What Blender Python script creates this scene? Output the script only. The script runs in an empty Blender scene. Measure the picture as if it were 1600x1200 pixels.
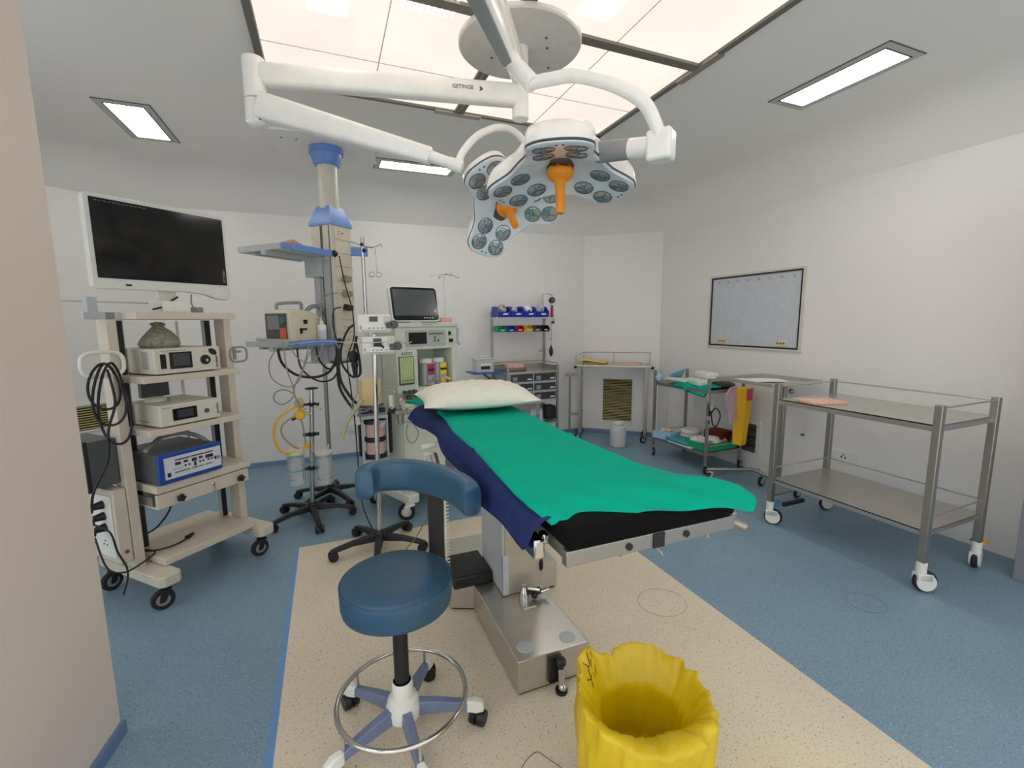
import bpy, bmesh, math, random
from mathutils import Vector, Matrix
random.seed(7)
PI = math.pi
C = bpy.context.scene.collection

# ---------------------------------------------------------------- camera, world, exposure
cam_data = bpy.data.cameras.new('camera')
cam = bpy.data.objects.new('camera', cam_data)
C.objects.link(cam)
f_px, yaw, pitch, roll = 710.48, 0.383275, 0.136053, -0.0086456
cam_data.sensor_fit = 'HORIZONTAL'
cam_data.sensor_width = 36.0
cam_data.lens = f_px / 1600 * 36.0
cam_data.clip_start = 0.02
fwd = Vector((math.sin(yaw) * math.cos(pitch), math.cos(yaw) * math.cos(pitch), -math.sin(pitch)))
right = Vector((math.cos(yaw), -math.sin(yaw), 0))
up = right.cross(fwd)
r2 = right * math.cos(roll) + up * math.sin(roll)
u2 = -right * math.sin(roll) + up * math.cos(roll)
m = Matrix((r2, u2, -fwd)).transposed().to_4x4()
m.translation = Vector((0, 0, 1.45))
cam.matrix_world = m
bpy.context.scene.camera = cam

world = bpy.data.worlds.new('world')
bpy.context.scene.world = world
world.use_nodes = True
world.node_tree.nodes['Background'].inputs[0].default_value = (0.93, 0.96, 1.0, 1)
world.node_tree.nodes['Background'].inputs[1].default_value = 0.72
vs = bpy.context.scene.view_settings
vs.view_transform = 'Standard'
vs.look = 'None'
vs.gamma = 1
vs.use_curve_mapping = False
vs.exposure = 0.96
LAMP = 10.0      # radiance of the recessed lamps
PANEL = 0.56    # radiance of the laminar flow diffuser

# ---------------------------------------------------------------- materials
def lin(c):
    return tuple((v / 12.92 if v <= 0.04045 else ((v + 0.055) / 1.055) ** 2.4) for v in c)

MATS = {}
def mat(name, rgb, rough=0.5, metal=0.0, var=0.04, scale=18.0, bump=0.0, bscale=120.0, trans=0.0, alpha=1.0, emit=None, coat=0.0, spec=0.5):
    if name in MATS:
        return MATS[name]
    m = bpy.data.materials.new(name)
    m.use_nodes = True
    nt = m.node_tree
    b = nt.nodes['Principled BSDF']
    c = lin([v / 255 for v in rgb])
    tc = nt.nodes.new('ShaderNodeTexCoord')
    nz = nt.nodes.new('ShaderNodeTexNoise')
    nz.inputs['Scale'].default_value = scale
    nz.inputs['Detail'].default_value = 4
    nt.links.new(tc.outputs['Object'], nz.inputs['Vector'])
    rp = nt.nodes.new('ShaderNodeValToRGB')
    rp.color_ramp.elements[0].position = 0.3
    rp.color_ramp.elements[1].position = 0.7
    rp.color_ramp.elements[0].color = (*[v * (1 - var) for v in c], 1)
    rp.color_ramp.elements[1].color = (*[min(1, v * (1 + var)) for v in c], 1)
    nt.links.new(nz.outputs['Fac'], rp.inputs['Fac'])
    nt.links.new(rp.outputs['Color'], b.inputs['Base Color'])
    b.inputs['Roughness'].default_value = rough
    b.inputs['Metallic'].default_value = metal
    b.inputs['Specular IOR Level'].default_value = spec
    if coat:
        b.inputs['Coat Weight'].default_value = coat
        b.inputs['Coat Roughness'].default_value = 0.05
    if trans:
        b.inputs['Transmission Weight'].default_value = trans
        b.inputs['IOR'].default_value = 1.2
    if alpha < 1:
        b.inputs['Alpha'].default_value = alpha
    if emit:
        b.inputs['Emission Color'].default_value = (*lin([v / 255 for v in emit[0]]), 1)
        b.inputs['Emission Strength'].default_value = emit[1]
    if bump:
        n2 = nt.nodes.new('ShaderNodeTexNoise')
        n2.inputs['Scale'].default_value = bscale
        n2.inputs['Detail'].default_value = 3
        nt.links.new(tc.outputs['Object'], n2.inputs['Vector'])
        bp = nt.nodes.new('ShaderNodeBump')
        bp.inputs['Strength'].default_value = bump
        bp.inputs['Distance'].default_value = 0.01
        nt.links.new(n2.outputs['Fac'], bp.inputs['Height'])
        nt.links.new(bp.outputs['Normal'], b.inputs['Normal'])
    MATS[name] = m
    return m

def vinyl(name, base, dark, light):
    """speckled sheet vinyl"""
    m = bpy.data.materials.new(name)
    m.use_nodes = True
    nt = m.node_tree
    b = nt.nodes['Principled BSDF']
    tc = nt.nodes.new('ShaderNodeTexCoord')
    L = [lin([v / 255 for v in c]) for c in (base, dark, light)]
    big = nt.nodes.new('ShaderNodeTexNoise')
    big.inputs['Scale'].default_value = 1.6
    big.inputs['Detail'].default_value = 5
    r0 = nt.nodes.new('ShaderNodeValToRGB')
    r0.color_ramp.elements[0].position = 0.3
    r0.color_ramp.elements[1].position = 0.7
    r0.color_ramp.elements[0].color = (*[v * 0.93 for v in L[0]], 1)
    r0.color_ramp.elements[1].color = (*[v * 1.05 for v in L[0]], 1)
    nt.links.new(tc.outputs['Object'], big.inputs['Vector'])
    nt.links.new(big.outputs['Fac'], r0.inputs['Fac'])
    prev = r0.outputs['Color']
    for i, (sc, thr, col, amt) in enumerate(((115, 0.68, L[1], 0.75), (190, 0.66, L[1], 0.45), (150, 0.67, L[2], 0.6))):
        n = nt.nodes.new('ShaderNodeTexNoise')
        n.inputs['Scale'].default_value = sc
        n.inputs['Detail'].default_value = 2
        mp = nt.nodes.new('ShaderNodeMapping')
        mp.inputs['Location'].default_value = (i * 3.1, i * 1.7, i * 5.0)
        mp.inputs['Scale'].default_value = (1, 0.8, 1)
        nt.links.new(tc.outputs['Object'], mp.inputs['Vector'])
        nt.links.new(mp.outputs['Vector'], n.inputs['Vector'])
        r = nt.nodes.new('ShaderNodeValToRGB')
        r.color_ramp.elements[0].position = thr - 0.05
        r.color_ramp.elements[1].position = thr
        r.color_ramp.elements[0].color = (0, 0, 0, 1)
        r.color_ramp.elements[1].color = (amt, amt, amt, 1)
        nt.links.new(n.outputs['Fac'], r.inputs['Fac'])
        mx = nt.nodes.new('ShaderNodeMix')
        mx.data_type = 'RGBA'
        nt.links.new(r.outputs['Color'], mx.inputs[0])
        nt.links.new(prev, mx.inputs[6])
        mx.inputs[7].default_value = (*col, 1)
        prev = mx.outputs[2]
    nt.links.new(prev, b.inputs['Base Color'])
    b.inputs['Roughness'].default_value = 0.42
    b.inputs['Specular IOR Level'].default_value = 0.35
    MATS[name] = m
    return m

def brushed(name, rgb, rough=0.32):
    """stainless steel with fine brushing"""
    m = bpy.data.materials.new(name)
    m.use_nodes = True
    nt = m.node_tree
    b = nt.nodes['Principled BSDF']
    c = lin([v / 255 for v in rgb])
    b.inputs['Metallic'].default_value = 0.9
    tc = nt.nodes.new('ShaderNodeTexCoord')
    mp = nt.nodes.new('ShaderNodeMapping')
    mp.inputs['Scale'].default_value = (3, 120, 120)
    nz = nt.nodes.new('ShaderNodeTexNoise')
    nz.inputs['Scale'].default_value = 3
    nt.links.new(tc.outputs['Object'], mp.inputs['Vector'])
    nt.links.new(mp.outputs['Vector'], nz.inputs['Vector'])
    mr = nt.nodes.new('ShaderNodeMapRange')
    mr.inputs['To Min'].default_value = rough - 0.08
    mr.inputs['To Max'].default_value = rough + 0.1
    nt.links.new(nz.outputs['Fac'], mr.inputs['Value'])
    nt.links.new(mr.outputs['Result'], b.inputs['Roughness'])
    rp = nt.nodes.new('ShaderNodeValToRGB')
    rp.color_ramp.elements[0].color = (*[v * 0.88 for v in c], 1)
    rp.color_ramp.elements[1].color = (*[v for v in c], 1)
    nt.links.new(nz.outputs['Fac'], rp.inputs['Fac'])
    nt.links.new(rp.outputs['Color'], b.inputs['Base Color'])
    MATS[name] = m
    return m

WALL = mat('wall_paint', (230, 226, 222), 0.42, var=0.015, scale=2.0, bump=0.03, bscale=30)
CEIL = mat('ceiling_paint', (236, 233, 228), 0.6, var=0.015, scale=2.0)
BLUEV = vinyl('blue_vinyl', (124, 152, 170), (74, 98, 116), (170, 198, 214))
BEIGEV = vinyl('beige_vinyl', (222, 209, 184), (134, 120, 100), (224, 212, 186))
SKIRT = mat('skirting_vinyl', (98, 124, 158), 0.5)
STEEL = brushed('stainless_steel', (206, 202, 194), 0.30)
STEELD = brushed('dull_steel', (170, 166, 158), 0.38)
CHROME = mat('chrome', (205, 203, 198), 0.16, 1.0, var=0.02)
BLACK = mat('black_plastic', (22, 22, 24), 0.45)
BLACKG = mat('black_gloss', (9, 9, 11), 0.12)
RUBBER = mat('rubber', (30, 30, 31), 0.7)
PADBLK = mat('black_pad', (9, 9, 10), 0.7, spec=0.1, bump=0.05, bscale=60)
CREAM = mat('cream_laminate', (206, 196, 178), 0.45)
CREAMM = mat('cream_metal', (208, 204, 190), 0.4)
WHITEP = mat('white_plastic', (226, 225, 216), 0.38)
WHITEG = mat('white_gloss', (236, 234, 228), 0.25, coat=0.3)
GREYP = mat('grey_plastic', (140, 141, 140), 0.5)
DGREY = mat('dark_grey_plastic', (78, 80, 82), 0.45)
LGREY = mat('light_grey_paint', (178, 184, 186), 0.45)
UPH = mat('blue_upholstery', (40, 80, 106), 0.42, var=0.03, bump=0.03, bscale=200)
GREEN = mat('green_drape', (0, 166, 138), 0.85, spec=0.1, var=0.04, scale=9, bump=0.12, bscale=22)
GREENP = mat('green_plastic', (10, 156, 110), 0.4)
NAVY = mat('navy_sheet', (40, 52, 96), 0.85, spec=0.1, var=0.08, scale=10, bump=0.15, bscale=18)
PILLOW = mat('pillow_cotton', (226, 224, 208), 0.9, spec=0.1, var=0.03, bump=0.25, bscale=16)
YBAG = mat('yellow_bag', (210, 180, 2), 0.40, var=0.07, scale=8, bump=0.5, bscale=14)
YELLOW = mat('yellow_plastic', (242, 190, 14), 0.4)
YELL2 = mat('yellow_paint', (226, 184, 20), 0.4)
ORANGE = mat('orange_handle', (236, 142, 10), 0.4)
BLUEP = mat('blue_paint', (104, 144, 212), 0.4)
BINBLUE = mat('bin_blue', (28, 52, 170), 0.4)
CABBLUE = mat('cabinet_blue', (18, 70, 150), 0.4)
RED = mat('red_plastic', (190, 24, 28), 0.4)
MAGENTA = mat('magenta_label', (176, 40, 110), 0.5)
PINK = mat('pink_paper', (226, 176, 160), 0.8)
PINKB = mat('pink_bag', (232, 190, 214), 0.3, alpha=0.45)
PAPER = mat('white_paper', (232, 228, 232), 0.85)
AMBER = mat('amber_plastic', (222, 194, 140), 0.3)
LIME = mat('flow_window_green', (176, 196, 132), 0.25)
SCREEN = mat('screen_off', (52, 56, 60), 0.15, coat=0.5)
SCREENB = mat('monitor_glass', (10, 10, 12), 0.10, spec=.4)
GLASS = mat('clear_plastic', (235, 240, 240), 0.12, alpha=0.28)
FROST = mat('frosted_plastic', (215, 218, 220), 0.35, alpha=0.62)
LENS = mat('lamp_lens', (176, 182, 186), 0.12, 0.85, coat=0.8, bump=.6, bscale=45)
LENSP = mat('lens_plate', (214, 220, 226), 0.12, coat=0.8)
PINKC = mat('soda_lime', (206, 170, 164), 0.6, var=0.12, scale=80)
BLUEGREY = mat('blue_grey_paint', (112, 124, 154), 0.4)
FOAM = mat('brown_folder', (150, 128, 80), 0.8)
LTBLUE = mat('light_blue_pack', (150, 190, 214), 0.6)
TEAL = mat('teal_pack', (70, 150, 170), 0.7)
GAUZE = mat('white_gauze', (222, 220, 212), 0.9, var=0.06, bump=0.3, bscale=40)
MAROON = mat('maroon_cloth', (96, 24, 24), 0.9)
SILV = mat('silver_label', (196, 196, 200), 0.3, 0.6)
CLOTHG = mat('patterned_pouch', (150, 150, 130), 0.8, var=0.35, scale=55)
CABLE = mat('black_cable', (18, 18, 20), 0.5)
CABLEG = mat('grey_cable', (150, 150, 146), 0.5)
DSCUFF = mat('scuff_mark', (104, 104, 98), 0.8)
TUBEG = mat('clear_hose', (190, 190, 150), 0.3, alpha=0.7)
FILM = mat('viewer_film', (196, 200, 206), 0.22)

def emitter(name, rgb, strength, pattern=False):
    m = bpy.data.materials.new(name)
    m.use_nodes = True
    nt = m.node_tree
    nt.nodes.remove(nt.nodes['Principled BSDF'])
    e = nt.nodes.new('ShaderNodeEmission')
    e.inputs[0].default_value = (*lin([v / 255 for v in rgb]), 1)
    e.inputs[1].default_value = strength
    nt.links.new(e.outputs[0], nt.nodes['Material Output'].inputs[0])
    if pattern:   # the tubes behind the diffuser show through as brighter louvred patches
        tc = nt.nodes.new('ShaderNodeTexCoord')
        n = nt.nodes.new('ShaderNodeTexNoise')
        n.inputs['Scale'].default_value = 1.3
        nt.links.new(tc.outputs['Object'], n.inputs['Vector'])
        mr = nt.nodes.new('ShaderNodeMapRange')
        mr.inputs['To Min'].default_value = strength * 0.8
        mr.inputs['To Max'].default_value = strength * 1.2
        nt.links.new(n.outputs['Fac'], mr.inputs['Value'])
        nt.links.new(mr.outputs['Result'], e.inputs[1])
    return m
M_LAMP = emitter('lamp_diffuser', (255, 252, 244), LAMP)
M_PANEL = emitter('flow_diffuser', (255, 240, 228), PANEL, True)
M_TUBE = emitter('led_strip', (255, 250, 225), 2.6)

# ---------------------------------------------------------------- mesh helpers
class MB:
    def __init__(s, M=None):
        s.bm = bmesh.new()
        s.M = M or Matrix.Identity(4)
    def _v(s, vs):
        return [s.bm.verts.new(s.M @ Vector(v)) for v in vs]
    def box(s, x0, x1, y0, y1, z0, z1):
        v = s._v([(x0, y0, z0), (x1, y0, z0), (x1, y1, z0), (x0, y1, z0), (x0, y0, z1), (x1, y0, z1), (x1, y1, z1), (x0, y1, z1)])
        for q in ((0, 3, 2, 1), (4, 5, 6, 7), (0, 1, 5, 4), (1, 2, 6, 5), (2, 3, 7, 6), (3, 0, 4, 7)):
            s.bm.faces.new([v[i] for i in q])
        return s
    def prism(s, poly, z0, z1):
        n = len(poly)
        a = s._v([(p[0], p[1], z0) for p in poly])
        b = s._v([(p[0], p[1], z1) for p in poly])
        s.bm.faces.new(a[::-1]); s.bm.faces.new(b)
        for i in range(n):
            s.bm.faces.new([a[i], a[(i + 1) % n], b[(i + 1) % n], b[i]])
        return s
    def loft(s, rings, cap=True):
        R = [s._v(r) for r in rings]
        n = len(R[0])
        for a, b in zip(R, R[1:]):
            for i in range(n):
                s.bm.faces.new([a[i], a[(i + 1) % n], b[(i + 1) % n], b[i]])
        if cap:
            s.bm.faces.new(R[0][::-1]); s.bm.faces.new(R[-1])
        return s
    def cyl(s, p0, p1, r0, r1=None, n=20, cap=True):
        return s.tube([p0, p1], [r0, r0 if r1 is None else r1], n, cap)
    def tube(s, pts, r, n=10, cap=True, closed=False):
        P = [Vector(p) for p in pts]
        if not isinstance(r, (list, tuple)):
            r = [r] * len(P)
        rings = []
        prev = None
        N = len(P)
        for i, p in enumerate(P):
            if closed:
                t = P[(i + 1) % N] - P[i - 1]
            else:
                t = P[min(i + 1, N - 1)] - P[max(i - 1, 0)]
            if t.length < 1e-9:
                t = Vector((0, 0, 1))
            t.normalize()
            if prev is None:
                a = Vector((0, 0, 1)) if abs(t.z) < 0.9 else Vector((1, 0, 0))
                x = t.cross(a).normalized()
            else:
                x = prev - t * prev.dot(t)
                if x.length < 1e-6:
                    x = t.orthogonal()
                x.normalize()
            prev = x
            y = t.cross(x)
            rings.append([p + (x * math.cos(k * 2 * PI / n) + y * math.sin(k * 2 * PI / n)) * r[i] for k in range(n)])
        if closed:
            R = [s._v(q) for q in rings]
            for j in range(N):
                a, b = R[j], R[(j + 1) % N]
                for i in range(n):
                    s.bm.faces.new([a[i], a[(i + 1) % n], b[(i + 1) % n], b[i]])
            return s
        return s.loft(rings, cap)
    def lathe(s, prof, c=(0, 0, 0), n=28, cap=True):
        rings = [[(c[0] + r * math.cos(2 * PI * k / n), c[1] + r * math.sin(2 * PI * k / n), c[2] + z) for k in range(n)] for r, z in prof]
        return s.loft(rings, cap)
    def ring(s, c, R, r, axis='Z', n=36, k=8, sx=1.0, sy=1.0):
        pts = []
        for i in range(n):
            a = 2 * PI * i / n
            u, v = R * sx * math.cos(a), R * sy * math.sin(a)
            d = {'Z': (u, v, 0), 'Y': (u, 0, v), 'X': (0, u, v)}[axis]
            pts.append((c[0] + d[0], c[1] + d[1], c[2] + d[2]))
        return s.tube(pts, r, k, closed=True)
    def ball(s, c, r, sx=1, sy=1, sz=1, n=16):
        prof = [(max(1e-4, math.sin(PI * i / 10)) * r, -math.cos(PI * i / 10) * r * sz) for i in range(11)]
        rings = [[(c[0] + q * sx * math.cos(2 * PI * k / n), c[1] + q * sy * math.sin(2 * PI * k / n), c[2] + z) for k in range(n)] for q, z in prof]
        return s.loft(rings)
    def grid(s, f, nu, nv):
        V = [[s.bm.verts.new(s.M @ Vector(f(i / nu, j / nv))) for j in range(nv + 1)] for i in range(nu + 1)]
        for i in range(nu):
            for j in range(nv):
                s.bm.faces.new([V[i][j], V[i + 1][j], V[i + 1][j + 1], V[i][j + 1]])
        return s

def smooth_path(pts, seg=8, closed=False):
    P = [Vector(p) for p in pts]
    out = []
    n = len(P)
    rng = range(n) if closed else range(n - 1)
    for i in rng:
        if closed:
            a, b, c, d = P[i - 1], P[i], P[(i + 1) % n], P[(i + 2) % n]
        else:
            a, b, c, d = P[max(i - 1, 0)], P[i], P[i + 1], P[min(i + 2, n - 1)]
        for k in range(seg):
            t = k / seg
            out.append(0.5 * ((2 * b) + (c - a) * t + (2 * a - 5 * b + 4 * c - d) * t * t + (3 * b - a - 3 * c + d) * t ** 3))
    if not closed:
        out.append(P[-1])
    return out

FR = {}
def thing(name, label, cat, loc=(0, 0, 0), rz=0.0, group=None):
    o = bpy.data.objects.new(name, None)
    o.empty_display_size = 0.05
    C.objects.link(o)
    o.location = loc
    o.rotation_euler = (0, 0, rz)
    FR[o.name] = Matrix.Translation(Vector(loc)) @ Matrix.Rotation(rz, 4, 'Z')
    o['label'] = label; o['category'] = cat
    if group: o['group'] = group
    return o

def root(o):
    while o.parent: o = o.parent
    return o

def obj(name, mb, material, parent=None, world=False, bevel=0.0, seg=2, label=None, angle=40, sub=0, solid=0.0):
    me = bpy.data.meshes.new(name)
    bmesh.ops.recalc_face_normals(mb.bm, faces=mb.bm.faces)
    mb.bm.to_mesh(me); mb.bm.free()
    o = bpy.data.objects.new(name, me)
    C.objects.link(o)
    if parent is not None:
        if world and root(parent).name in FR:
            me.transform(FR[root(parent).name].inverted())
        o.parent = parent
    me.materials.append(material)
    me.polygons.foreach_set('use_smooth', [True] * len(me.polygons))
    me.set_sharp_from_angle(angle=math.radians(angle))
    if solid:
        md = o.modifiers.new('Solidify', 'SOLIDIFY'); md.thickness = solid; md.offset = 0
    if bevel:
        md = o.modifiers.new('Bevel', 'BEVEL'); md.width = bevel; md.segments = seg; md.limit_method = 'ANGLE'; md.angle_limit = math.radians(35)
    if sub:
        md = o.modifiers.new('Subsurf', 'SUBSURF'); md.levels = sub; md.render_levels = sub
    if label: o['label'] = label
    return o

def tag(o, label, cat, group=None):
    o['label'] = label; o['category'] = cat
    if group: o['group'] = group
    return o

def struct(name, mb, material, parent=None, bevel=0.0, **k):
    o = obj(name, mb, material, parent, bevel=bevel, **k)
    if parent is None: o['kind'] = 'structure'
    return o

def text(name, s, size, M, material, parent, world=False, depth=0.0006, align='CENTER'):
    cu = bpy.data.curves.new(name, 'FONT')
    cu.body = s; cu.size = size; cu.align_x = align; cu.align_y = 'CENTER'; cu.extrude = depth
    t = bpy.data.objects.new(name, cu)
    me = bpy.data.meshes.new_from_object(t)
    bpy.data.objects.remove(t)
    me.transform(M)
    if world and root(parent).name in FR:
        me.transform(FR[root(parent).name].inverted())
    o = bpy.data.objects.new(name, me)
    C.objects.link(o); o.parent = parent
    me.materials.append(material)
    return o

def frameM(o, x, y):
    """matrix whose local x,y run along the given world directions at o"""
    x = Vector(x).normalized(); z = x.cross(Vector(y)).normalized(); y = z.cross(x)
    m = Matrix((x, y, z)).transposed().to_4x4(); m.translation = Vector(o)
    return m

def dup(o, loc=None, rz=None, label=None):
    """copy a thing with its parts and their sub-parts"""
    c = o.copy(); C.objects.link(c)
    if loc is not None: c.location = loc
    if rz is not None: c.rotation_euler = (0, 0, rz)
    if label: c['label'] = label
    for ch in list(o.children):
        d = ch.copy(); C.objects.link(d); d.parent = c
        for g in list(ch.children):
            e = g.copy(); C.objects.link(e); e.parent = d
    return c

def caster(parent, x, y, R, w, top, yawd, forkm, wheelm, hubm, cover=False):
    """swivel caster, wheel radius R, mounted up to height top"""
    a = math.radians(yawd)
    M = Matrix.Translation((x, y, 0)) @ Matrix.Rotation(a, 4, 'Z')
    k = MB(M)
    if cover:     # shrouded hospital caster
        k.cyl((0, 0, R * 1.55), (0, 0, top), R * 0.42, n=20)
        for s in (-1, 1):
            pts = []
            for i in range(26):
                t = 2 * PI * i / 26
                pts.append((-R * 0.35 + R * 0.82 * math.cos(t), R + R * 0.82 * math.sin(t)))
            y0, y1 = s * w * 0.55, s * w * 0.95
            k.loft([[(p[0], y0, p[1]) for p in pts], [(p[0] * 0.98 - 0.001, y1, p[1] * 0.98) for p in pts]])
        k.box(-R * 0.85, R * 0.42, -w * 0.95, w * 0.95, R * 1.15, R * 1.75)
    else:
        k.box(-R * 0.5, R * 0.35, -w * 0.9, w * 0.9, R * 1.95, R * 2.12)
        for s in (-1, 1):
            y0, y1 = s * w * 0.7, s * w * 0.9
            k.loft([[(-R * 0.75, y0, R * 0.8), (-R * 0.25, y0, R * 0.8), (R * 0.3, y0, R * 2.0), (-R * 0.5, y0, R * 2.0)],
                    [(-R * 0.75, y1, R * 0.8), (-R * 0.25, y1, R * 0.8), (R * 0.3, y1, R * 2.0), (-R * 0.5, y1, R * 2.0)]])
        k.cyl((0, 0, R * 2.1), (0, 0, top), R * 0.3)
    c = obj('caster', k, forkm, parent, bevel=0.002)
    q = MB(M @ Matrix.Translation((-R * 0.4, 0, R)) @ Matrix.Rotation(PI / 2, 4, 'X'))
    hw = w * 0.5
    q.lathe([(R * 0.55, -hw), (R * 0.9, -hw), (R, -hw * 0.6), (R, hw * 0.6), (R * 0.9, hw), (R * 0.55, hw)], n=32)
    obj('wheel', q, wheelm, c)
    q = MB(M @ Matrix.Translation((-R * 0.4, 0, R)) @ Matrix.Rotation(PI / 2, 4, 'X'))
    q.lathe([(R * 0.1, -hw * 1.15), (R * 0.58, -hw * 1.06), (R * 0.62, -hw * 0.9), (R * 0.62, hw * 0.9), (R * 0.58, hw * 1.06), (R * 0.1, hw * 1.15)], n=28)
    obj('hub', q, hubm, c)
    return c

def star_base(parent, R, zc, a0, material, wheelr=0.028, n=5, hubr=0.035):
    """plastic five-leg base: each leg with its twin caster"""
    for i in range(n):
        a = math.radians(a0) + 2 * PI * i / n
        M = Matrix.Rotation(a, 4, 'Z')
        k = MB(M)
        def sec(x, w, z0, z1):
            return [(x, -w, z0), (x, w, z0), (x, w * 0.75, z1), (x, -w * 0.75, z1)]
        k.loft([sec(0.0, 0.03, zc - 0.03, zc + 0.012), sec(0.05, 0.027, zc - 0.03, zc + 0.01), sec(R * 0.6, 0.021, zc - 0.03, zc - 0.004),
                sec(R * 0.9, 0.019, zc - 0.045, zc - 0.02), sec(R + 0.015, 0.016, zc - 0.055, zc - 0.032)])
        obj('leg', k, material, parent, bevel=0.003)
        k = MB(M)
        for s in (-1, 1):
            k.cyl((R, s * 0.007, wheelr), (R, s * 0.027, wheelr), wheelr, wheelr * 0.93, n=20)
        k.cyl((R, 0, wheelr), (R, 0, zc - 0.035), 0.009)
        obj('caster', k, BLACK, parent)
    k = MB(); k.lathe([(hubr, zc - 0.035), (hubr, zc + 0.01), (hubr * 0.7, zc + 0.03)])
    obj('hub', k, material, parent)

def cable(name, label, pts, r, material, seg=8, cat='cable', group=None):
    o = obj(name, MB().tube(smooth_path(pts, seg), r, 8), material)
    return tag(o, label, cat, group)

# ================================================================ ROOM
BX0, BX1, BY0, BY1 = -0.25, 1.742, -1.2, 3.12   # beige field
XR, YB, XL = 3.77, 5.13, -2.08
CEILZ, COVEZ = 2.8, 2.5
room = [(XR, -0.7), (XR, 4.5), (3.07, YB), (-1.38, YB), (XL, 4.5), (XL, 2.7)]
b = MB(); b.prism([(XL - .1, -1.8), (XR + .1, -1.8), (XR + .1, YB + .1), (XL - .1, YB + .1)], -0.08, -0.004)
struct('floor', b, BLUEV)
b = MB()
b.box(XL, BX0 - 0.03, -1.6, YB, -0.004, 0); b.box(BX1, XR, -1.6, YB, -0.004, 0); b.box(BX0 - 0.03, BX1, BY1, YB, -0.004, 0)
fb = struct('floor_blue_field', b, BLUEV)
b = MB(); b.box(BX0, BX1, -1.6, BY1, -0.004, 0)
struct('floor_beige_field', b, BEIGEV)
b = MB(); b.box(BX0 - 0.03, BX0, -1.6, BY1, -0.004, 0)
struct('trim_1', b, mat('weld_strip', (104, 150, 196), 0.4))

def wall_seg(name, a, bb, n_in):
    """wall with the coved transition to the ceiling"""
    a = Vector((*a, 0)); bb = Vector((*bb, 0)); n = Vector((*n_in, 0)).normalized()
    k = MB()
    prof = [(-0.1, -0.05), (0, -0.05), (0, COVEZ), (-0.1, COVEZ)]
    k.loft([[a + n * d + Vector((0, 0, z)) for d, z in prof], [bb + n * d + Vector((0, 0, z)) for d, z in prof]])
    return struct(name, k, WALL)
wall_seg('wall_right', room[0], room[1], (-1, 0))
wall_seg('wall_corner_right', room[1], room[2], (-0.66, -0.75))
wall_seg('wall_back', room[2], room[3], (0, -1))
wall_seg('wall_corner_left', room[3], room[4], (0.66, -0.75))
wall_seg('wall_left', room[4], room[5], (1, 0))
# ceiling with cove
inner = [(XR - .42, -0.7), (XR - .42, 4.33), (2.9, YB - .42), (-1.21, YB - .42), (XL + .42, 4.33), (XL + .42, 2.7)]
k = MB()
rings = []
for i in range(7):
    t = i / 6
    w = 1 - math.cos(t * PI / 2)
    h = math.sin(t * PI / 2)
    # shallow cove: leaves the wall at an angle and meets the ceiling tangentially
    w2, h2 = t, 1 - (1 - t) ** 1.9
    rings.append([(p[0] * (1 - w2) + q[0] * w2, p[1] * (1 - w2) + q[1] * w2, COVEZ + (CEILZ - COVEZ) * h2) for p, q in zip(room, inner)])
V_ = [k._v(q) for q in rings]
for a_, b_ in zip(V_, V_[1:]):
    for i in range(5): k.bm.faces.new([a_[i], a_[i + 1], b_[i + 1], b_[i]])
k.bm.faces.new([k.bm.verts.new(Vector((p[0], p[1], CEILZ))) for p in inner + [(XL, 2.7), (XL, -.7)]])
bmesh.ops.remove_doubles(k.bm, verts=k.bm.verts, dist=0.0005)
ceiling = struct('ceiling', k, CEIL, angle=60)
# skirting
def skirt(name, a, bb, n_in):
    a = Vector((*a, 0)); bb = Vector((*bb, 0)); n = Vector((*n_in, 0)).normalized()
    prof = [(0.03, 0.0), (0.008, 0.012), (0.004, 0.045), (0, 0.05), (-0.002, 0)]
    k = MB(); k.loft([[a + n * d + Vector((0, 0, z)) for d, z in prof], [bb + n * d + Vector((0, 0, z)) for d, z in prof]])
    return struct(name, k, SKIRT)
skirt('baseboard_corner_right', room[1], room[2], (-0.66, -0.75))
skirt('baseboard_back', room[2], room[3], (0, -1))
skirt('baseboard_corner_left', room[3], room[4], (0.66, -0.75))
skirt('baseboard_left', room[4], room[5], (1, 0))
# near partition at the left of the view: a pier with a bevelled reveal
k = MB(); k.prism([(-0.764, 1.87), (-0.79, 1.66), (-0.84, 1.2), (-0.9, 1.2), (-1.35, 1.2), (-1.35, 1.87)], -0.02, 2.8)
struct('wall_near_pier', k, mat('pier_paint', (214, 200, 188), 0.5, var=0.01, scale=2), bevel=0.004)
k = MB(); k.prism([(-0.764, 1.872), (-0.79, 1.66), (-0.775, 1.66), (-0.75, 1.872)], 0, 0.05)
struct('baseboard_pier', k, SKIRT)
# steel jamb of the door at the right
k = MB(); k.box(3.47, 3.53, 0.5, 1.156, 0, 2.1)
struct('door_1', k, mat('door_steel', (150, 152, 158), 0.4, 0.3), bevel=0.003)
k = MB(); k.box(3.53, XR, 0.5, 1.13, 0, 2.14)
struct('trim_2', k, WALL)

# scuff rings on the vinyl
for nm, px, py, R, lab in (('ring_mark', 1.53, 1.74, 0.125, 'faint grey ring mark on the beige vinyl, beside the operating table'),
                       ('ring_mark', 2.49, 1.33, 0.09, 'faint grey ring mark on the blue vinyl, before the big steel trolley')):
    o = obj(nm, MB().ring((px, py, 0.0008), R, 0.0007, n=60, k=4, sy=0.92), DSCUFF); tag(o, lab, 'floor mark')
o = obj('thread', MB().tube(smooth_path([(0.52, 1.10, 0.002), (0.50, 1.19, 0.002), (0.57, 1.235, 0.002), (0.60, 1.20, 0.002), (0.63, 1.14, 0.002), (0.61, 1.10, .002)], 8), 0.0009, 5), CABLE)
tag(o, 'thin black thread lying curled on the beige floor near the stool', 'thread')

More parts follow.
